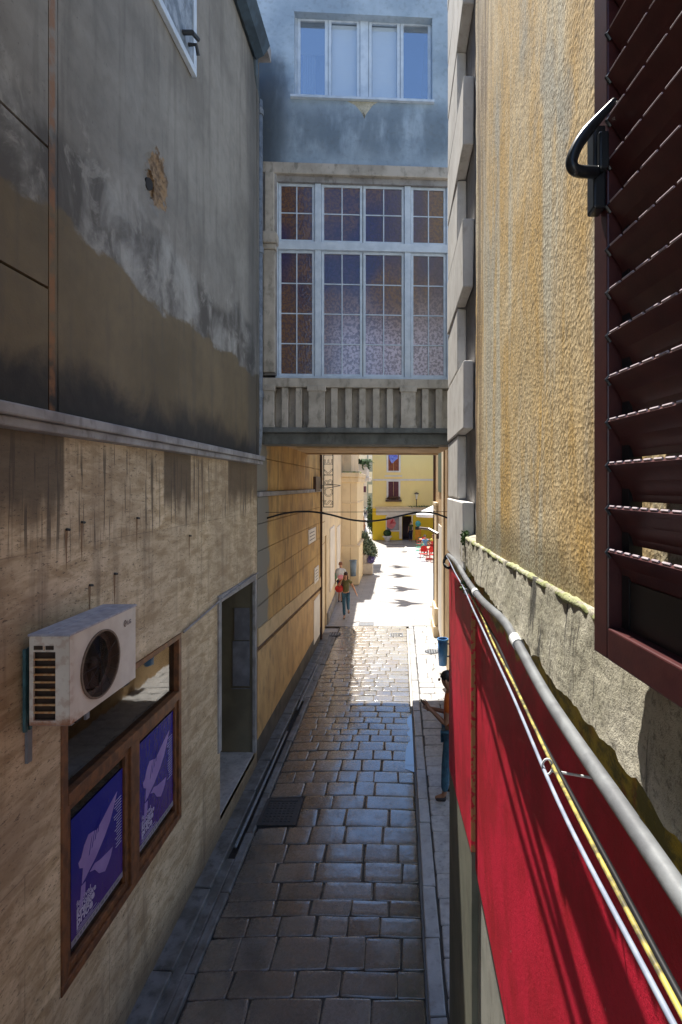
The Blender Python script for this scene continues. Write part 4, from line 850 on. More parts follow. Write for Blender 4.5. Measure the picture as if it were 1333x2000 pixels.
def leafclump(mb, c, rx, ry, rz, n, s, droop=0):
    for i in range(n):
        while True:
            p = Vector((random.uniform(-1, 1), random.uniform(-1, 1), random.uniform(-1, 1)))
            if p.length < 1: break
        q = Vector(c)+Vector((p.x*rx, p.y*ry, p.z*rz)); d = Vector((random.gauss(0, 1), random.gauss(0, 1), random.gauss(.2, 1)-droop)).normalized(); u = d.cross(Vector((random.random(), random.random(), .3))).normalized()*s*.32; d *= s*random.uniform(.7, 1.3)
        mb.add([q, q+d*.5+u, q+d, q+d*.5-u], [(0, 1, 2, 3)])
mb = MB()
for i in range(46):
    b = Vector((random.uniform(-2.5, -1.9), random.uniform(30.9, 31.6), 6.1)); d = Vector((random.uniform(-.5, .6), -.4, random.uniform(.4, 1))).normalized()
    q1 = b+d*.35; q2 = q1+Vector((d.x*.5, -.2, -.15)); u = Vector((.035, 0, .02)); mb.add([b-u, b+u, q1+u, q1-u], [(0, 1, 2, 3)]); mb.add([q1-u, q1+u, q2], [(0, 1, 2)])
leafclump(mb, (-2.1, 31.2, 6.0), .4, .3, .25, 160, .16)
solo(mb, 'balcony_plant', MT['leafd'], 'spiky dark green plant spilling over the far balcony', 'plant')
GH = thing('grey_house', (-3.4, 60, 0), 'tall grey green house narrow between the cream house and the yellow house', 'building')
MB().box(-3.75, -3.0, 60, 72, 0, 14).build('wall', MT['pgrey'], GH)
mb = MB()
for z, c_ in ((7.6, 0), (5.4, 0), (3.9, 0)): mb.box(-3.6, -3.15, 59.94, 60.0, z, z+1.0)
mb.build('window', MT['offw'], GH)
FH = thing('street_end_house', (-6, 95, 0), 'distant pale house closing the narrow street', 'building')
MB().box(-14, -3, 96, 104, 0, 12).build('wall', MT['cream2'], FH); 
mb = MB()
for xx in (-6.8, -5.6): 
    for z in (3.5, 6.5): mb.box(xx, xx+.6, 95.95, 96, z, z+1.3)
mb.build('window', MT['maroon'], FH)
for i, (px, Y, c_, lb) in enumerate(((722, 52, 'leafd', 'dark green climbing shrub against the grey green house'), (727.0, 46.5, 'leafg', 'thin green climber on the corner of the yellow house'))):
    mb = MB(); x = (px-780)/1000*Y; leafclump(mb, (x, Y, 2.0 if i == 0 else 1.6), .2, .3, 1.9 if i == 0 else 1.2, 500, .16); mb.tube([(x, Y, 0), (x, Y, 1.5)], .03, 6); solo(mb, 'climbing_shrub', MT[c_], lb, 'shrub', 'climbing shrubs')

# ------------------------------------------------------------------ yellow house
YH = 44.9
YB = thing('yellow_house', (3, 47, 0), 'yellow rendered house with maroon shutters facing down the alley', 'building')
def yq(px, py): p = P(px, py, YH); return p.x, p.z
def ybox(mb, px0, px1, py0, py1, d0, d1): a, zt_ = yq(px0, py0); b, zb_ = yq(px1, py1); mb.box(a, b, YH+d0, YH+d1, max(zb_, 0), zt_); return mb
xl = yq(728, 0)[0]
mb = MB()
zh = yq(0, 993)[1]
# upper wall with two window openings (windows sit proud in shallow reveals)
mb.box(xl, 9, YH, YH+8, zh, 11.2); mb.build('wall', MT['yellow'], YB)
mb = MB()
dx0, dx1 = yq(786, 0)[0], yq(804, 0)[0]; dzt = yq(0, 1008)[1]; sxa, sxb = yq(756, 0)[0], yq(780, 0)[0]; sza, szb = yq(0, 1036)[1], yq(0, 1010)[1]
mb.box(xl, sxa, YH+.0, YH+.4, 0, zh); mb.box(sxa, sxb, YH, YH+.4, 0, sza); mb.box(sxa, sxb, YH, YH+.4, szb, zh); mb.box(sxb, dx0, YH, YH+.4, 0, zh); mb.box(dx0, dx1, YH, YH+.4, dzt, zh); mb.box(dx1, 9, YH, YH+.4, 0, zh)
mb.build('ground_floor_wall', MT['yellow2'], YB)
MB().box(xl+.1, 8.8, YH+1.8, YH+2, 0, zh).box(dx0-.5, dx1+1.5, YH+.4, YH+1.8, -.02, .02).build('shop_interior', simple('dim_shop_interior', (.10, .07, .09), (.06, .045, .06), 1, .8), YB)
ybox(MB(), 735, 870, 992.8, 1006, -.05, 0).build('shop_fascia', MT['offw'], YB)
ybox(MB(), 733, 870, 989.5, 992.6, -.28, 0).build('string_course', MT['cream2'], YB, bevel=.02)
mb = MB(); leafclump(mb, (2.0, YH-.25, zh+.16), 1.2, .1, .07, 260, .1); mb.build('moss', MT['leafg'], YB)
mb = MB(); ybox(mb, 728.5, 853, 935.5, 939, -.06, 0); ybox(mb, 752, 786, 928.5, 931, -.10, 0); mb.build('band', MT['offw'], YB)
def ywin(px0, px1, py0, py1, mat):
    mb = MB(); ybox(mb, px0-3.5, px0, py0-3, py1+3, -.07, 0); ybox(mb, px1, px1+3.5, py0-3, py1+3, -.07, 0); ybox(mb, px0, px1, py0-3, py0, -.07, 0); ybox(mb, px0, px1, py1, py1+3, -.09, 0); f = mb.build('window_surround', MT['offw'], YB)
    mid = (px0+px1)/2
    for a, b in ((px0, mid-.3), (mid+.3, px1)):
        mb = MB(); ybox(mb, a, b, py0, py1, -.03, 0)
        nn = 12
        for i in range(nn): yy = py0+(py1-py0)*(i+.5)/nn; ybox(mb, a+.9, b-.9, yy-.5, yy+.4, -.055, -.03)
        mb.build('shutter', MT[mat], f)
ywin(759, 779.5, 884, 919.5, 'orangebrown'); ywin(759, 779, 940.5, 975, 'maroon')
mb = MB(); ybox(mb, 754, 756, 1008, 1038, -.05, 0); ybox(mb, 780.2, 785.5, 1008, 1052, -.05, 0); ybox(mb, 756, 780.2, 1006.3, 1010, -.05, 0); ybox(mb, 756, 780.2, 1035.5, 1038, -.05, 0); ybox(mb, 804.5, 806.5, 1006.3, 1053, -.05, 0); mb.build('shop_frame', MT['offw'], YB)
ybox(MB(), 756, 780, 1010, 1036, .06, .1).build('shop_window', MT['shopglass'], YB)
mb = MB(); c_ = P(764, 1022, YH); mb.prism([(c_.x+.42*math.cos(a*.4), YH+.05, c_.z+.5*math.sin(a*.4)) for a in range(16)], (0, .008, 0)); mb.build('window_decal', MT['pink'], YB)
mb = MB(); mb.tube(sweep([P(762, 1024, YH-.0)+Vector((0, .03, 0)), P(765, 1018, YH)+Vector((0, .03, 0)), P(768, 1015, YH)+Vector((0, .03, 0)), P(765, 1022, YH)+Vector((0, .03, 0)), P(769, 1021, YH)+Vector((0, .03, 0)), P(774, 1022, YH)+Vector((0, .03, 0))], 5), .03, 5); mb.build('window_script', MT['redink'], YB)
MB().box(xl-.2, 9.2, YH-.35, YH+8.2, 11.2, 11.5).build('eave', MT['offw'], YB)
ybox(MB(), 804, 806, 1008, 1008.5, -.3, 0)
th = thing('flower_box', P(769, 980, YH-.3), 'flower box full of plants under the maroon shutters of the yellow house', 'flower box')
a = P(753.5, 976, YH-.3); b = P(785, 980, YH-.3); MB().box(a.x, b.x, YH-.32, YH-.075, b.z, a.z).build('box', MT['bronze'], th)
mb = MB(); leafclump(mb, ((a.x+b.x)/2, YH-.2, a.z+.12), .68, .14, .16, 420, .10); mb.build('flowers', MT['leafr'], th)
th = thing('wall_lantern', P(814, 985, YH-.3), 'black wall lantern with pale glass on the yellow house', 'lantern')
c_ = P(814, 975, YH-.35); MB().lathe([(.06, .0), (.14, .45)], c_, 6).build('glass', MT['lamp'], th)
MB().lathe([(.24, .45), (.2, .5), (.04, .6)], c_, 6).lathe([(.03, -.1), (.07, -.02), (.06, 0)], c_, 6).tube([c_+Vector((0, 0, -.1)), c_+Vector((0, .05, -.5)), c_+Vector((0, .34, -.6))], .04, 6).build('cap_and_arm', MT['iron'], th)
th = thing('potted_shrub', P(757, 1055, 43.9), 'clipped round green shrub in a white pot before the yellow house', 'potted shrub')
c_ = Vector((P(757, 1055, 43.9).x, 43.9, 0)); MB().lathe([(.19, 0), (.21, .06), (.29, .36), (.40, .37), (.40, .47), (.3, .47)], c_, 14).build('pot', MT['whitepot'], th)
mb = MB(); cc = c_+Vector((0, 0, .70))
for i in range(1200):
    d = Vector((random.gauss(0, 1), random.gauss(0, 1), random.gauss(0, 1))).normalized(); q = cc+Vector((d.x*.33, d.y*.33, d.z*.29))*random.uniform(.88, 1.05); u = d.cross(Vector((random.random(), random.random(), random.random()))).normalized()*.04; v_ = d.cross(u).normalized()*.035
    mb.add([q-u, q+v_+d*.02, q+u, q-v_], [(0, 1, 2, 3)])
mb.ell(cc, .29, .29, .25); mb.build('foliage', MT['leafd'], th)

# ------------------------------------------------------------------ right far building (beyond the near corner)
RF = thing('corner_house', (3, 13, 0), 'warm brown stone house on the right seen past the near corner', 'building')
mb = MB(); mb.box(1.24, 5, 8.6, 17.3, 0, 8.0); mb.build('wall', MT['warm'], RF)
mb = MB(); mb.box(1.19, 1.24, 16.4, 17.35, 0, 3.95); mb.box(1.17, 1.24, 16.3, 17.42, 3.95, 4.15); mb.box(1.15, 1.24, 16.2, 17.5, 4.15, 4.25); mb.box(1.12, 1.24, 16.2, 17.45, 0, .9); mb.box(1.08, 1.24, 16.1, 17.5, 0, .35)
mb.box(1.2, 1.24, 13.9, 14.5, 0, 8.0); mb.build('pilaster', MT['cream2'], RF, bevel=.01)
mb = MB(); mb.box(1.225, 1.24, 14.7, 16.1, .3, 3.6); mb.build('window_panel', MT['offw'], RF)
mb = MB(); mb.box(1.21, 1.24, 14.6, 15.9, 4.6, 7.2); mb.build('dark_shutter', MT['greenc'], RF)
mb = MB(); mb.tube([(1.2, 17.38, 8), (1.2, 17.38, .1)], .045, 8); mb.build('drainpipe', MT['bronze'], RF)
RG = thing('square_corner_house', (6, 30, 0), 'pale cream building behind the cafe terrace on the right', 'building')
MB().box(4.2, 9, 17.5, 44, 0, 9).build('wall', MT['cream2'], RG)
th = thing('bracket_arm', (1.2, 17.0, 3.0), 'brown metal bracket arm reaching out from the right house wall', 'bracket')
MB().tube([P(855.5, 1052, 15.8), P(855.5, 1043, 15.8), P(838, 1033, 16.1), P(820, 1031, 16.4)], .045, 6, rs=[.06, .055, .04, .04]).build('arm', MT['bronze'], th)

# ------------------------------------------------------------------ right near building
RB = thing('ochre_building', (2, 2, 0), 'ochre rendered building with stone quoins and red painted lower wall', 'building')
ex = 4.52    # far corner
MB().box(.56, 5, -4, ex-.02, 0, 15.2).build('core_wall', MT['dirtyw'], RB)
# plain recessed wall between quoins and render
MB().box(.505, .56, 2.2, ex-.03, 4.40, 15.2).build('recessed_wall', MT['ledge'], RB)
z = 4.22; i = 0
while z < 15.0:
    h = .475; ln = 1.10 if i % 2 == 0 else .72
    xo = .427 if i % 2 == 0 else .431
    MB().box(xo, .50, ex-ln, ex, z+.007, z+h-.007, .004).build('quoin', MT['quoin'], RB, bevel=.01)
    z += h; i += 1
MB().box(.44, .505, ex-.7, ex-.012, 4.2, 15.0).build('quoin_bed', MT['ledge'], RB)
def ren_edge(u, v, yy, zz, d):
    if u > .88:
        yy += (.045*mnoise.noise(Vector((zz*2.2, 1, 0)))+.03*mnoise.noise(Vector((zz*9, 3, 0))))*(u-.88)/.12
    if u > .965: d += .03*((u-.965)/.035)
    return yy, zz, d
mb = MB(); bot = lambda y: polyz([(0, 4.53), (1.13, 4.515), (2.2, 4.48), (3.3, 4.455)], y)
vs = []; ny, nz = 150, 330
ylist = [-1.0+4.02*(i/ny) for i in range(ny+1)]
def gz_(t_): return t_
vs = []
for j in range(nz+1):
    for i, yy in enumerate(ylist):
        z0 = bot(yy)-.02; zz = z0+(15.0-z0)*((j/nz)**1.5); u = i/ny
        d = .0025*mnoise.noise(Vector((yy*1.5, zz*1.2, 0)))+.002*mnoise.noise(Vector((yy*5, zz*4, 4)))+.0008*mnoise.noise(Vector((yy*20, zz*20, 9)))
        y2 = yy
        if u > .9: y2 += (.05*mnoise.noise(Vector((zz*2.0, 1, 0)))+.03*mnoise.noise(Vector((zz*8, 3, 0))))*(u-.9)/.1
        if u > .975: d += .05*((u-.975)/.025)
        if 2.62 < yy < 2.9: d += .007*math.sin((yy-2.62)/.28*math.pi)*(mnoise.noise(Vector((zz*1.1, 7, 0)))+.3)
        vs.append((.437+d, y2, zz))
mb.add(vs, [(j*(ny+1)+i, j*(ny+1)+i+1, (j+1)*(ny+1)+i+1, (j+1)*(ny+1)+i) for j in range(nz) for i in range(ny)])
mb.build('render', MT['ochre'], RB, smooth=True)
# lower mortar band: overhangs the painted wall, ragged lower edge
rag = lambda y: 4.29+.035*mnoise.noise(Vector((y*3.1, 2, 0)))+.02*mnoise.noise(Vector((y*11, 5, 0)))+.012*mnoise.noise(Vector((y*31, 8, 0)))-.03*math.exp(-((y-1.42)/.12)**2)
mb = MB(); vs = []; ny, nz = 260, 26
for j in range(nz+4):
    for i in range(ny+1):
        yy = -1.0+4.62*i/ny; top = bot(yy)+.01; lo = rag(yy)
        if j <= nz:
            zz = lo+(top-lo)*j/nz; d = .003*mnoise.noise(Vector((yy*4, zz*4, 0)))+.0035*mnoise.noise(Vector((yy*17, zz*13, 4)))+.003*mnoise.noise(Vector((yy*50, zz*40, 4)))
            x = .428-.018*(1-j/nz)*min(1, max(0, (3.3-yy)/.6))+d
        else:
            zz = top+.004*(j-nz); x = .437+.02*(j-nz)
        vs.append((x, yy, zz))
mb.add(vs, [(j*(ny+1)+i, j*(ny+1)+i+1, (j+1)*(ny+1)+i+1, (j+1)*(ny+1)+i) for j in range(nz+3) for i in range(ny)])
# underside back to the wall
vs = []
for i in range(ny+1):
    yy = -1.0+4.62*i/ny; lo = rag(yy); d = .003*mnoise.noise(Vector((yy*4, lo*4, 0)))+.0035*mnoise.noise(Vector((yy*17, lo*13, 4)))+.003*mnoise.noise(Vector((yy*50, lo*40, 4))); vs += [(.428-.018*min(1, max(0, (3.3-yy)/.6))+d, yy, lo), (.50, yy, lo+.012)]
mb.add(vs, [(2*i, 2*i+2, 2*i+3, 2*i+1) for i in range(ny)])
mb.build('mortar_band', MT['mortar'], RB, smooth=True)
pts = []; rs = []
for i in range(160):
    yy = 3.32-2.9*i/159; pts.append((.437+.008*mnoise.noise(Vector((yy*8, 0, 0))), yy, bot(yy)+.012*mnoise.noise(Vector((yy*5, 3, 0))))); rs.append(.010+.012*abs(mnoise.noise(Vector((yy*14, 9, 0))))+.005*abs(mnoise.noise(Vector((yy*40, 9, 0)))))
MB().tube(pts, .015, 8, rs=rs).build('mortar_bead', MT['mossm'], RB, smooth=True)
mb = MB(); leafclump(mb, (.43, 3.34, 4.45), .02, .05, .05, 90, .03); mb.build('weeds', MT['leafg'], RB)
mb = MB(); leafclump(mb, (.42, 3.2, 4.17), .02, .05, .05, 120, .03); mb.build('weeds', MT['leafg'], RB)
# painted wall
mb = MB(); mb.box(.472, .56, -1, 3.165, 2.43, 4.42); mb.build('red_wall', MT['red'], RB)
mb = MB(); mb.prism([(.446, 3.168, 2.53), (.446, ex+.05, 2.28), (.446, ex+.05, 4.40), (.446, 3.168, 4.40)], (.11, 0, 0)); mb.build('red_wall', MT['red'], RB)
mb = MB(); mb.box(.488, .56, -1, 3.165, -.05, 2.428); mb.build('base_wall', MT['dirtyw'], RB)
mb = MB(); mb.prism([(.449, 3.168, -.05), (.449, ex+.05, -.05), (.449, ex+.05, 2.278), (.449, 3.168, 2.528)], (.11, 0, 0)); mb.build('base_wall', MT['olive'], RB)
MB().box(.4, 5.2, -4, ex+.1, 15.2, 15.4).build('roof', MT['ledge'], RB)
# grey conduit pipe
th = thing('conduit_pipe', (.44, 2, 4.15), 'fat grey plastic conduit running along the top of the red wall', 'conduit')
kk = lambda q, a, b: [(x*f, y*f, CAMZ+(z-CAMZ)*f) for (x, y, z) in q for f in [a+(b-a)*min(1, y/3.6)]]
pp = kk([(.435, .35, 4.165), (.436, .94, 4.168), (.440, 1.5, 4.170), (.440, 1.92, 4.215), (.436, 2.15, 4.235), (.432, 2.7, 4.200), (.430, 3.3, 4.20), (.425, 3.8, 4.225), (.424, 4.4, 4.20)], .86, .96)
MB().tube(sweep(pp, 10), .0165, 16).build('pipe', MT['pipe'], th, smooth=True)
sp = sweep(pp, 10)
for yy in (1.75, 2.7):
    i = min(range(len(sp)-1), key=lambda k_: abs(sp[k_].y-yy)); d = (sp[i+1]-sp[i]).normalized(); c_ = sp[i]
    MB().tube([c_-d*.03, c_+d*.03], .0205, 16).build('coupling', MT['clip'], th, smooth=False)
# cables
cp = kk([(.425, .30, 3.985), (.425, .95, 3.985), (.425, 1.41, 3.995), (.43, 2.1, 4.04), (.432, 2.7, 4.09), (.43, 3.2, 4.12), (.425, 3.9, 4.17), (.418, 4.45, 4.19)], .735, .95)
sp = sweep(cp, 12)
for nm, ox, oz, r_, mt, lb in (('yellow_cable', .008, .006, .0042, 'cyel', 'worn yellow cable on the outer side of the bundle along the red wall'), ('grey_cable', -.008, -.006, .0045, 'cgrey', 'blue grey cable lowest in the bundle along the red wall'), ('black_cable', .018, .000, .0055, 'black', 'black cable between the yellow and the grey cables along the red wall')):
    pts = [p+Vector((ox+.003*math.sin(p.y*5+ox*900), 0, oz+.003*math.sin(p.y*7+oz*300))) for p in sp]
    solo(MB().tube(pts, r_, 10), nm, MT[mt], lb, 'cable', 'cables clipped to the red wall', smooth=True)
for yy, lb in ((1.18, 'white plastic clip holding the cable bundle halfway along the red wall'), (3.0, 'far white clip holding the cable bundle near the pipe coupling')):
    c_ = min(sp, key=lambda p: abs(p.y-yy)); mb = MB(); mb.tube([(c_.x+.012*math.cos(a*.4)-.002, c_.y, c_.z+.018*math.sin(a*.4)) for a in range(17)], .0025, 6); mb.tube([(c_.x+.01, c_.y, c_.z-.01), (.475, c_.y, c_.z-.03)], .003, 6)
    solo(mb, 'cable_clip', MT['clip'], lb, 'clip', 'cable clips on the red wall')
mb = MB(); c_ = P(876, 1092, 4.5)
mb.tube(sweep([c_+Vector((.03, 0, .03)), c_+Vector((-.03, 0, .0)), c_+Vector((-.035, -.02, -.05)), c_+Vector((.0, -.05, -.07)), c_+Vector((.02, -.12, -.03))], 6), .012, 8)
mb.tube(sweep([c_+Vector((.03, -.02, .06)), c_+Vector((-.02, 0, .03)), c_+Vector((-.04, 0, -.03)), c_+Vector((-.01, -.1, -.06))], 6), .009, 8)
solo(mb, 'cable_loop', MT['black'], 'black cable loops gathered at the near building corner', 'cable', smooth=True)
# overhead cables
e1 = P(527, 1012, 9.4); e1.x = -2.43
cab = [e1, P(560, 1002, 9.4), P(600, 999, 9.4), P(640, 1004, 9.4), P(680, 1014, 9.4), P(715, 1018, 9.4), P(750, 1015, 9.4), P(785, 1007, 9.4), P(820, 1000.5, 9.4), P(850, 1003, 9.4), P(880, 1014, 9.4), Vector((1.24, 9.45, 4.05))]
solo(MB().tube(sweep(cab, 8), .017, 10), 'overhead_cable', MT['black'], 'thick black cable hanging in a wave across the alley under the bridge', 'cable', smooth=True)
solo(MB().tube([(-2.43, 9.3, 4.31), (1.24, 9.4, 4.32)], .005, 5), 'thin_wire', MT['black'], 'thin straight wire stretched just behind the wavy cable', 'wire')

# ------------------------------------------------------------------ window shutter beside the camera
d = Vector((-.1, 1, 0)).normalized(); nrm = Vector((-1, -.1, 0)).normalized(); P0 = Vector((.361, .95, 0))
SH = thing('window_shutter', (.40, .5, 4.5), 'dark brown louvred window shutter opened flat beside the camera', 'shutter')
Msh = Matrix.Translation(P0) @ Matrix((( -d.x, -nrm.x, 0, 0), (-d.y, -nrm.y, 0, 0), (0, 0, 1, 0), (0, 0, 0, 1)))   # local x: toward camera, y: toward the wall
zb_, zt_ = CAMZ-.306, CAMZ+1.5; W = .62
mb = MB(); mb.box(0, .05, 0, .034, zb_, zt_, M=Msh); mb.box(W-.05, W, 0, .034, zb_, zt_, M=Msh); mb.box(.05, W-.05, 0, .034, zb_, zb_+.056, M=Msh); mb.box(.05, W-.05, 0, .034, zt_-.056, zt_, M=Msh)
mb.build('frame', MT['shutter'], SH, bevel=.003)
mb = MB(); mb.box(.052, .075, .026, .05, zb_+.056, zt_-.06, M=Msh); mb.box(.052, W-.05, .028, .046, zb_+.056, zb_+.14, M=Msh); mb.build('inner_channel', MT['black'], SH)
z = CAMZ-.119
while z < zt_-.08:
    mb = MB(); prof = [(-.002, .003), (.002, .0065), (.008, .004), (.024, -.020), (.036, -.046), (.038, -.058), (.034, -.060), (.031, -.048), (.019, -.024), (.004, -.004)]
    mb.prism([Msh @ Vector((.054, a, z+b)) for a, b in prof], Msh.to_3x3() @ Vector((W-.108, 0, 0))); sl = mb.build('slat', MT['shutter'], SH)
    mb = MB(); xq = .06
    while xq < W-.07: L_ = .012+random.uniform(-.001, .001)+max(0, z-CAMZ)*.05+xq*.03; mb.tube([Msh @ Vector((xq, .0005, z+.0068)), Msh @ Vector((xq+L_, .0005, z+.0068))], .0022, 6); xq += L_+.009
    mb.build('slat_edge', MT['lip'], SH)  # broken pale beads stand in for sunlight glinting along each slat
    mb = MB(); mb.tube([Msh @ Vector((.052, a, z+b)) for a, b in ((.005, -.008), (-.003, .002), (.003, .0085), (.011, .005), (.028, -.024), (.040, -.054))], .0032, 6); mb.build('slat_end', MT['handle'], SH)
    z += .0757
mb = MB(); hp = [P(1201, 196, .86), P(1180, 220, .86), P(1156, 247, .86), P(1135, 274, .86), P(1122, 298, .86), P(1117, 316, .86), P(1121, 330, .86), P(1134, 335, .865), P(1152, 336, .88), P(1166, 336, .90)]
mb.tube(sweep(hp, 5), .012, 10, rs=[.0050+.0050*min(1, i/12) for i in range(len(sweep(hp, 5)))]); mb.build('handle', MT['handle'], SH, smooth=True)
mb = MB(); a = P(1150, 420, .92); b = P(1174, 262, .92); mb.box(a.x, b.x, .895, .93, a.z, b.z); mb.box(a.x+.004, b.x, .88, .895, a.z+.06, b.z-.02); mb.build('lock_plate', MT['handle'], SH, bevel=.004)

# ------------------------------------------------------------------ hanging birds and strings over the street
def bird(c, s, rz, lb):
    th = thing('hanging_bird', c, lb, 'decoration', 'fabric birds strung over the street')
    mb = MB(); q = lambda x, y, z=0: Vector(c)+Matrix.Rotation(rz, 3, 'Z') @ Vector((x*s, y*s, z*s))
    prof = [(-.5, .0), (-.28, .12), (.0, .17), (.25, .10), (.5, .0), (.25, -.10), (0, -.15), (-.28, -.05)]
    mb.prism([q(x, y, -.02) for x, y in prof], (0, 0, .05*s)); mb.build('body', MT['bird'], th)
    mb = MB(); mb.prism([q(-.10, .05), q(-.42, .44), q(-.12, .42), q(.20, .07)], (0, 0, .012)); mb.build('wing', MT['bird'], th)
    mb = MB(); mb.prism([q(-.10, -.05), q(-.26, -.38), q(.02, -.38), q(.20, -.06)], (0, 0, .012)); mb.build('wing', MT['bird'], th)
    return th
cot = 1/sv.z
words = ['nearest', 'second', 'third', 'fourth']
sh = [((794, 1178), 1.0), ((789, 1150), 1.0), ((783, 1124.5), .95), ((780, 1107), .9)]
for i, ((px, py), s_) in enumerate(sh):
    Y = 4800/(py-948); x = (px-780)/1000*Y; h = 8.4+.3*i
    c_ = Vector((x, Y, 0))+sv*(h*cot); bird(c_, 1.5*s_, R(-6), '%s blue fabric bird hung on a string over the street' % words[i])
    e = Vector((-3.0, c_.y+.9, h+.1)); solo(MB().tube([e, (c_.x-.2, c_.y, h+.03), (4.2, c_.y-.3, h+.2)], .012, 5), 'bird_string', MT['string'], 'string carrying the %s fabric bird across the street' % words[i], 'string', 'strings of the fabric birds')
# the one seen before the yellow house
c_ = P(765.5, 893, 40.0)
th = thing('hanging_bird', c_, 'crumpled blue violet fabric bird in front of the orange brown shutter', 'decoration', 'fabric birds strung over the street')
mb = MB(); pl = [(758, 882), (776, 882), (776, 896), (770, 901), (766, 905), (761, 897)]
mb.prism([P(a, b, 40.0) for a, b in pl], (.05, .12, .03)); mb.prism([P(a, b, 39.9) for a, b in ((762, 884), (772, 887), (768, 899), (763, 894))], (0, .06, 0)); mb.build('body', MT['bird'], th)

# ------------------------------------------------------------------ street furniture and plants
def bin_(c, r, h, mat, lb, s=1):
    th = thing('litter_bin', c, lb, 'bin', 'litter bins'); c = Vector(c)
    MB().lathe([(r*.80, 0), (r*.95, h*.55), (r, h), (r*.9, h), (r*.88, h*.9), (r*.80, h*.15)], c, 18).build('body', mat, th, smooth=True)
    MB().lathe([(r, h-.02), (r*1.10, h-.01), (r*1.10, h+.03), (r*.92, h+.03), (r*.92, h-.02)], c, 18).build('rim', mat, th)
    MB().lathe([(r*.84, h*.3), (r*.88, h*.905)], c, 14).build('liner', MT['dark'], th)
bin_((1.04, 12.2, .52), .12, .60, MT['binblue'], 'bright blue plastic litter bin by the red wall corner')
MB().tube([(1.12, 12.28, .7), (1.24, 12.28, .7)], .02, 6).tube([(1.12, 12.28, 1.0), (1.24, 12.28, 1.0)], .02, 6).build('bracket', MT['iron'], bpy.data.objects['litter_bin'])
b2 = bin_((-2.17, 24.2, .52), .16, .72, MT['bingrey'], 'blue grey litter bin against the cream pilaster')
MB().tube([(-2.17, 24.3, .9), (-2.17, 24.7, .9)], .02, 6).build('bracket', MT['iron'], bpy.data.objects['litter_bin.001'])
th = thing('planter', (-1.75, 27.6, 0), 'large pale concrete planter with silvery bush at the pilaster corner', 'planter')
c_ = Vector((-1.74, 27.7, 0)); MB().box(-2.02, -1.42, 27.4, 28.0, .05, .62).box(-1.95, -1.5, 27.45, 27.95, 0, .05).build('tub', MT['pot'], th, bevel=.03)
MB().lathe([(.14, .62), (.17, .7), (.21, 1.08), (.19, 1.08)], (-1.84, 27.6, 0), 12).build('pot', MT['pot'], th)
mb = MB(); leafclump(mb, (-1.72, 27.7, 1.45), .42, .4, .42, 900, .16); leafclump(mb, (-1.48, 27.6, 1.2), .28, .3, .28, 400, .16); leafclump(mb, (-1.85, 27.9, 1.9), .25, .3, .35, 300, .15); mb.build('foliage', MT['leafs'], th)
mb = MB(); leafclump(mb, (-1.50, 27.45, .85), .2, .2, .22, 350, .10); mb.build('flowers', MT['leafp'], th)
mb = MB()
for i in range(9): mb.tube([(-1.75+random.uniform(-.1, .1), 27.7, .6), (-1.75+random.uniform(-.4, .4), 27.7+random.uniform(-.3, .3), 1.6)], .012, 5)
mb.build('stem', MT['wood'], th)

# ------------------------------------------------------------------ people
def skin_obj(name, joints, edges, mat, parent, sub=1, root=0):
    me = bpy.data.meshes.new(name); names = list(joints); idx = {n_: i for i, n_ in enumerate(names)}
    me.from_pydata([tuple(joints[n_][0]) for n_ in names], [(idx[a], idx[b]) for a, b in edges], [])
    me.materials.append(mat); o = bpy.data.objects.new(name, me); C.objects.link(o); o.parent = parent
    m = o.modifiers.new('skin', 'SKIN'); m.use_smooth_shade = True; m.branch_smoothing = .3
    if not me.skin_vertices: 
        bm = bmesh.new(); bm.from_mesh(me); bm.verts.layers.skin.verify(); bm.to_mesh(me); bm.free()
    lay = me.skin_vertices[0].data
    for i, n_ in enumerate(names):
        r_ = joints[n_][1]; lay[i].radius = r_ if isinstance(r_, tuple) else (r_, r_); lay[i].use_root = (i == root)
    s_ = o.modifiers.new('sub', 'SUBSURF'); s_.levels = sub; s_.render_levels = sub
    return o
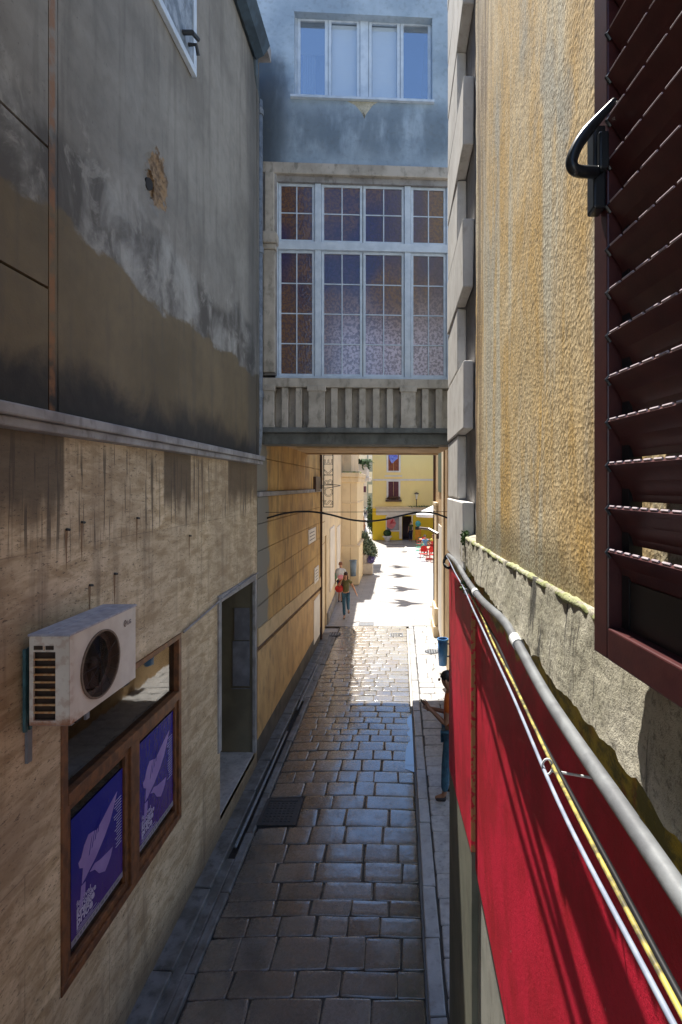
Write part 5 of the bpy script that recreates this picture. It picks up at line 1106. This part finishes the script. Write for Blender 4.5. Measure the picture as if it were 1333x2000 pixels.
def person(loc, rz, H, lb, pose, top='orange', legs='jeans', skin='skin', hair='hairk', longhair=False, shorts=False, shoes='shoe', group=None, sleeves=.5, seated=False, dress=False):
    th = thing('person', loc, lb, 'person', group, rz); k = H/1.75
    V = lambda x, y, z: Vector((x, y, z))*k
    J = {'pelvis': (V(0, 0, .95), (.125*k, .095*k)), 'waist': (V(0, 0, 1.10), (.115*k, .085*k)), 'chest': (V(0, 0, 1.30), (.145*k, .10*k)), 'neck0': (V(0, 0, 1.45), (.075*k, .06*k)), 'neck': (V(0, .01, 1.50), .048*k),
         'head0': (V(0, .02, 1.57), (.066*k, .075*k)), 'head1': (V(0, .015, 1.66), (.075*k, .09*k)), 'head2': (V(0, .005, 1.72), (.055*k, .065*k))}
    for s, n_ in ((-1, 'l'), (1, 'r')):
        J['sh'+n_] = (V(s*.17, 0, 1.42), .055*k); J['el'+n_] = (V(s*.22, -.02, 1.16), .040*k); J['wr'+n_] = (V(s*.24, .04, .92), .026*k); J['pa'+n_] = (V(s*.245, .06, .86), (.034*k, .018*k))
        J['hip'+n_] = (V(s*.085, 0, .90), .085*k); J['kn'+n_] = (V(s*.09, .02, .50), .055*k); J['an'+n_] = (V(s*.09, 0, .09), .036*k); J['toe'+n_] = (V(s*.10, .13, .035), (.038*k, .025*k))
    for n_, p in pose.items(): J[n_] = (V(*p), J[n_][1])
    E = [('pelvis', 'waist'), ('waist', 'chest'), ('chest', 'neck0'), ('neck0', 'neck'), ('neck', 'head0'), ('head0', 'head1'), ('head1', 'head2')]
    for n_ in 'lr': E += [('neck0', 'sh'+n_), ('sh'+n_, 'el'+n_), ('el'+n_, 'wr'+n_), ('wr'+n_, 'pa'+n_), ('pelvis', 'hip'+n_), ('hip'+n_, 'kn'+n_), ('kn'+n_, 'an'+n_), ('an'+n_, 'toe'+n_)]
    # fingers
    for n_ in 'lr':
        w_, p_ = J['wr'+n_][0], J['pa'+n_][0]; dd = (p_-w_).normalized(); sd_ = dd.cross(Vector((1, 0, 0)) if abs(dd.x) < .8 else Vector((0, 0, 1))).normalized()
        for f in range(4):
            a = p_+dd*.035*k+sd_*(f-1.5)*.019*k; L = (.062, .074, .070, .055)[f]*k; b_ = a+dd*L*.5; c_ = a+dd*L*.9+dd.cross(sd_)*.012*k*(1 if n_ == 'l' else -1)
            J['f%d%s' % (f, n_)] = (a, .009*k); J['g%d%s' % (f, n_)] = (b_, .008*k); J['h%d%s' % (f, n_)] = (c_, .007*k)
            E += [('pa'+n_, 'f%d%s' % (f, n_)), ('f%d%s' % (f, n_), 'g%d%s' % (f, n_)), ('g%d%s' % (f, n_), 'h%d%s' % (f, n_))]
        a = w_.lerp(p_, .6)+sd_*.035*k; J['t0'+n_] = (a, .011*k); J['t1'+n_] = (a+sd_*.02*k+dd*.035*k, .008*k); E += [('wr'+n_, 't0'+n_), ('t0'+n_, 't1'+n_)]
    skin_obj('body', J, E, MT[skin], th, 1)
    g_ = .016*k
    def sub(ns, es, extra=g_, name='x', mat=top, scale={}):
        JJ = {n_: (J[n_][0], tuple((r_+extra)*scale.get(n_, 1) for r_ in (J[n_][1] if isinstance(J[n_][1], tuple) else (J[n_][1],)*2))) for n_ in ns}
        skin_obj(name, JJ, es, MT[mat], th, 1)
    for n_ in 'lr': J['sl'+n_] = (J['sh'+n_][0].lerp(J['el'+n_][0], sleeves), J['el'+n_][1]+.012*k)
    tn = ['pelvis', 'waist', 'chest', 'neck0', 'shl', 'shr', 'sll', 'slr']
    sub(tn, [('pelvis', 'waist'), ('waist', 'chest'), ('chest', 'neck0'), ('neck0', 'shl'), ('neck0', 'shr'), ('shl', 'sll'), ('shr', 'slr')], name='shirt', mat=top)
    for n_ in 'lr': J['md'+n_] = (J['kn'+n_][0].lerp(J['an'+n_][0], .0 if shorts else .9), J['kn'+n_][1]*1.05 if shorts else J['an'+n_][1]*1.25)
    J['hipc'] = (J['pelvis'][0]-V(0, 0, .02), (.12*k, .09*k))
    ln = ['hipc', 'hipl', 'hipr', 'mdl', 'mdr']; le = [('hipc', 'hipl'), ('hipc', 'hipr')]
    if shorts: le += [('hipl', 'mdl'), ('hipr', 'mdr')]
    else: ln += ['knl', 'knr']; le += [('hipl', 'knl'), ('knl', 'mdl'), ('hipr', 'knr'), ('knr', 'mdr')]
    sub(ln, le, .012*k, 'trousers' if not shorts else 'shorts', legs)
    hc = J['head1'][0]; ho = hc-J['head0'][0]
    mb = MB(); mb.ell(hc+V(0, -.018, .035), .085*k, .098*k, .080*k, 14, 9)
    if longhair:
        mb.ell(hc+V(0, -.05, -.05), .085*k, .06*k, .13*k, 12, 8); mb.ell(hc+V(-.07, -.01, -.10), .03*k, .04*k, .13*k, 8, 6); mb.ell(hc+V(.07, -.01, -.10), .03*k, .04*k, .13*k, 8, 6)
    mb.build('hair', MT[hair], th, smooth=True, local=True)
    mb = MB(); mb.ell(hc+V(0, .098, -.02), .013*k, .02*k, .022*k, 6, 5)
    mb.build('nose', MT[skin], th, smooth=True, local=True)
    for s in (-1, 1): MB().ell(hc+V(s*.083, 0, -.015), .012*k, .02*k, .03*k, 6, 5).build('ear', MT[skin], th, smooth=True, local=True)
    mb = MB()
    for s in (-1, 1): mb.ell(hc+V(s*.032, .083, .005), .016*k, .008*k, .008*k, 6, 4)
    mb.ell(hc+V(0, .088, -.062), .022*k, .006*k, .005*k, 6, 4); mb.build('eyes_and_mouth', MT['hairk'], th, local=True)
    for n_ in 'lr':
        a, t_ = J['an'+n_][0], J['toe'+n_][0]; skin_obj('shoe', {'a': (a-V(0, .03, .045), .042*k), 'b': (a.lerp(t_, .5)-V(0, 0, .02), (.042*k, .036*k)), 'c': (t_, (.042*k, .028*k))}, [('a', 'b'), ('b', 'c')], MT[shoes], th, 1)
    return th, k, J
# forward of a person is +Y local. rz=180deg faces the camera
# woman walking toward the camera: local right (+x) is viewer's left
wm, k, J = person((-1.93, 18.55, -.012), R(178), 1.66, 'woman in olive top and blue jeans walking, one hand raised to her face', {'elr': (.27, .10, 1.20), 'wrr': (.16, .14, 1.42), 'par': (.12, .13, 1.50), 'ell': (-.29, .0, 1.18), 'wrl': (-.40, .08, .98), 'pal': (-.43, .1, .92), 'knl': (-.07, -.10, .52), 'anl': (-.06, -.36, .22), 'toel': (-.06, -.30, .10), 'knr': (.05, .14, .50), 'anr': (.04, .12, .09), 'toer': (.05, .26, .04)}, 'olivet', 'jeans', hair='hairb', longhair=True)
mb = MB(); hc = J['head1'][0]
for s in (-1, 1): mb.ell(hc+Vector((s*.034, .09, .008))*k, .028*k, .01, .022*k, 8, 5)
mb.box(hc.x-.02, hc.x+.02, hc.y+.085, hc.y+.092, hc.z+.008, hc.z+.014); mb.build('sunglasses', MT['phone'], wm, local=True)
th = thing('shoulder_bag', (-2.12, 18.5, .9), 'red shoulder bag hanging at the walking woman\'s side', 'bag')
mb = MB(); mb.ell((-2.17, 18.5, 1.07), .15, .11, .14, 14, 9); mb.build('pouch', MT['redbag'], th, smooth=True)
MB().tube(sweep([(-2.24, 18.46, 1.12), (-2.12, 18.42, 1.36), (-2.02, 18.55, 1.40), (-2.10, 18.6, 1.12)], 5), .012, 6).build('strap', MT['redbag'], th)
# walker with backpack, seen from behind
bp, k, J = person((-2.40, 21.0, -.012), R(-8), 1.66, 'auburn haired walker in dark shorts seen from behind carrying a backpack', {'elr': (.24, .1, 1.2), 'wrr': (.22, .2, 1.05), 'par': (.22, .24, 1.0), 'knl': (-.07, .1, .52), 'anl': (-.07, -.02, .12), 'knr': (.08, -.02, .5), 'anr': (.08, -.18, .15), 'toer': (.08, -.1, .06)}, 'bagw', 'navy', hair='hairr', shorts=True)
th = thing('backpack', (-2.40, 20.8, 1.1), 'grey and pink backpack on the auburn haired walker\'s back', 'backpack')
MB().ell((-2.40, 20.78, 1.22), .17, .12, .23, 14, 9).build('bag', MT['bagw'], th, smooth=True)
MB().ell((-2.36, 20.68, 1.10), .12, .06, .10, 12, 7).build('pocket', MT['bagp'], th, smooth=True)
MB().ell((-2.57, 20.80, 1.12), .06, .08, .14, 10, 7).build('side_pocket', MT['bagg'], th, smooth=True)
# man by the near corner, looking at a phone, turned to the left
mp = {'ell': (-.21, .05, 1.10), 'wrl': (-.10, .26, 1.24), 'pal': (-.07, .31, 1.28), 'elr': (.20, .06, 1.09), 'wrr': (.09, .25, 1.18), 'par': (.05, .31, 1.21), 'head0': (0, .045, 1.565), 'head1': (0, .06, 1.645), 'head2': (0, .045, 1.71), 'anl': (-.10, .08, .09), 'toel': (-.11, .21, .035), 'knl': (-.10, .06, .5), 'anr': (.12, -.05, .09), 'toer': (.14, .08, .035)}
mn, k, J = person((.785, 7.8, .04), R(82), 1.93, 'dark haired man in orange t-shirt looking at his phone by the near corner', mp, 'orange', 'jeans', skin='skind', sleeves=.55)
c_ = J['pal'][0]; ang = R(82); w_ = Matrix.Rotation(ang, 3, 'Z') @ (c_+Vector((.05, .06, .02)))+Vector((.785, 7.8, .04))
solo(MB().box(-.035, .035, -.006, .006, -.07, .07, M=Matrix.Translation(w_) @ Matrix.Rotation(ang, 4, 'Z') @ Matrix.Rotation(R(-50), 4, 'X')), 'phone', MT['phone'], 'black phone held up by the man in the orange t-shirt', 'phone', bevel=.004)
pd = {}
person(P(803, 1052, 44.0).xy.to_3d()+Vector((0, 0, 0)), R(150), 1.7, 'person in dark green standing in the doorway of the yellow house', pd, 'greenc', 'navy', skin='skin')
person(Vector((P(711, 1043, 50).x, 50, 0)), R(170), 1.7, 'walker in peach clothes in the middle of the narrow street', {'knl': (-.06, .1, .5), 'anl': (-.06, .0, .1)}, 'peach', 'peach', hair='hairr', shorts=True)
person(Vector((P(707, 1030, 58).x, 58, 0)), R(10), 1.75, 'dark clothed walker on the left edge of the narrow street', pd, 'navy', 'greenc')
person(Vector((P(713.5, 1010, 72).x, 72, 0)), R(10), 1.75, 'small far walker in white in the narrow street', pd, 'parasol', 'navy')
person(Vector((P(718, 1010, 76).x, 76, 0)), R(170), 1.75, 'small far walker in green in the narrow street', pd, 'greenp', 'navy')
person(Vector((-2.16, 29.9, 0)), R(70), 1.78, 'person in lavender shirt and dark trousers behind the planter', {'elr': (.26, .16, 1.2), 'wrr': (.2, .3, 1.1)}, 'lav', 'navy', hair='hairr')

# ------------------------------------------------------------------ cafe terrace
def chair(loc, rz, mat, lb):
    th = thing('cafe_chair', loc, lb, 'chair', 'cafe chairs on the terrace', rz)
    MB().box(-.22, .22, -.22, .22, .43, .46).build('seat', MT[mat], th, bevel=.015, local=True)
    mb = MB(); mb.prism([Vector((-.22, -.22, .55)), Vector((.22, -.22, .55)), Vector((.2, -.27, .85)), Vector((.1, -.29, .92)), Vector((-.1, -.29, .92)), Vector((-.2, -.27, .85))], (0, .03, 0)); mb.build('backrest', MT[mat], th, local=True)
    for s, t_ in ((-1, -1), (-1, 1), (1, -1), (1, 1)): MB().tube([(s*.2, t_*.2, .44 if t_ > 0 else .6), (s*.22, t_*.22, 0)], .016, 6).build('leg', MT[mat], th, local=True)
    for s in (-1, 1): MB().tube([(s*.23, -.23, .68), (s*.24, .18, .66), (s*.21, .2, .44)], .018, 6).build('armrest', MT[mat], th, local=True)
    return th
ch = chair((1.55, 32.6, 0), R(170), 'redc', 'red cafe chair nearest the street edge')
for (x, y, a, lb) in ((2.15, 32.3, 190, 'red cafe chair against the right house corner'), (2.35, 35.9, 10, 'red cafe chair under the person in yellow'), (1.62, 38.3, 120, 'red cafe chair in the far corner of the terrace')): copy_tree(ch, (x, y, 0), lb, R(a))
ch = chair((1.35, 34.3, 0), R(100), 'greenp', 'green cafe chair at the left end of the table')
for (x, y, a, lb) in ((1.45, 36.1, 60, 'green cafe chair beside the person in blue'), (1.72, 40.6, 80, 'green cafe chair below the orange panel')): copy_tree(ch, (x, y, 0), lb, R(a))
def table(loc, lb):
    th = thing('cafe_table', loc, lb, 'table', 'cafe tables'); MB().lathe([(.42, .71), (.43, .74), (.42, .75)], loc, 20).build('tabletop', simple('salmon_table_top', (.85, .45, .3), None, 6, .5), th)
    MB().tube([Vector(loc)+Vector((0, 0, .02)), Vector(loc)+Vector((0, 0, .72))], .035, 8).lathe([(.24, 0), (.22, .03), (.04, .05)], loc, 14).build('pedestal', MT['redc'], th)
table((1.98, 33.5, 0), 'round salmon topped cafe table between the red chairs'); table((1.95, 38.8, 0), 'round cafe table farther back under the parasol')
sit = {'pelvis': (0, 0, .55), 'waist': (0, 0, .70), 'chest': (0, .02, .90), 'neck0': (0, .03, 1.05), 'neck': (0, .04, 1.10), 'head0': (0, .05, 1.17), 'head1': (0, .05, 1.26), 'head2': (0, .04, 1.32), 'shl': (-.17, .03, 1.02), 'shr': (.17, .03, 1.02), 'ell': (-.22, .1, .78), 'elr': (.22, .1, .78), 'wrl': (-.15, .3, .76), 'wrr': (.15, .3, .76), 'pal': (-.12, .36, .77), 'par': (.12, .36, .77), 'hipl': (-.09, .02, .52), 'hipr': (.09, .02, .52), 'knl': (-.1, .42, .5), 'knr': (.1, .42, .5), 'anl': (-.1, .40, .09), 'anr': (.1, .40, .09), 'toel': (-.1, .53, .035), 'toer': (.1, .53, .035)}
person((1.80, 35.5, 0), R(185), 1.75, 'person in blue shirt seated at the cafe terrace', sit, 'bluec', 'navy', hair='hairb', seated=True)
person((2.38, 35.8, 0), R(175), 1.75, 'person in yellow shirt seated at the cafe terrace', sit, 'yelc', 'navy', hair='hairr', seated=True)
th = thing('parasol', (2.3, 40.5, 0), 'large white cafe parasol before the yellow house', 'parasol')
mb = MB(); c_ = Vector((2.75, 40.5, 0)); ap = c_+Vector((0, 0, 3.25)); rim = [c_+Vector((1.5*math.cos(a*math.pi/4+.39), 1.5*math.sin(a*math.pi/4+.39), 2.55)) for a in range(8)]; lo = [p-Vector((0, 0, .22)) for p in rim]
mb.add([ap]+rim+lo, [(0, i+1, (i+1) % 8+1) for i in range(8)]+[(i+1, i+9, (i+1) % 8+9, (i+1) % 8+1) for i in range(8)]); mb.build('canopy', MT['parasol'], th)
MB().tube([c_, ap], .035, 8).lathe([(.3, 0), (.3, .08), (.05, .1)], c_, 12).build('pole', MT['steel'], th)
th = thing('menu_stand', (P(817, 1050, 43.4).x, 43.4, 0), 'orange panel stand with turquoise head beside the shop door', 'sign stand')
x = P(817, 1050, 43.4).x
MB().box(x-.25, x+.25, 43.35, 43.45, .2, 1.05).build('panel', MT['orng'], th); MB().box(x-.24, x+.24, 43.34, 43.46, 1.05, 1.3).build('band', MT['black'], th); MB().ell((x, 43.4, 1.55), .24, .2, .26).build('head', MT['cyan'], th, smooth=True); MB().box(x-.25, x-.21, 43.3, 43.5, 0, .2).box(x+.21, x+.25, 43.3, 43.5, 0, .2).build('leg', MT['iron'], th)
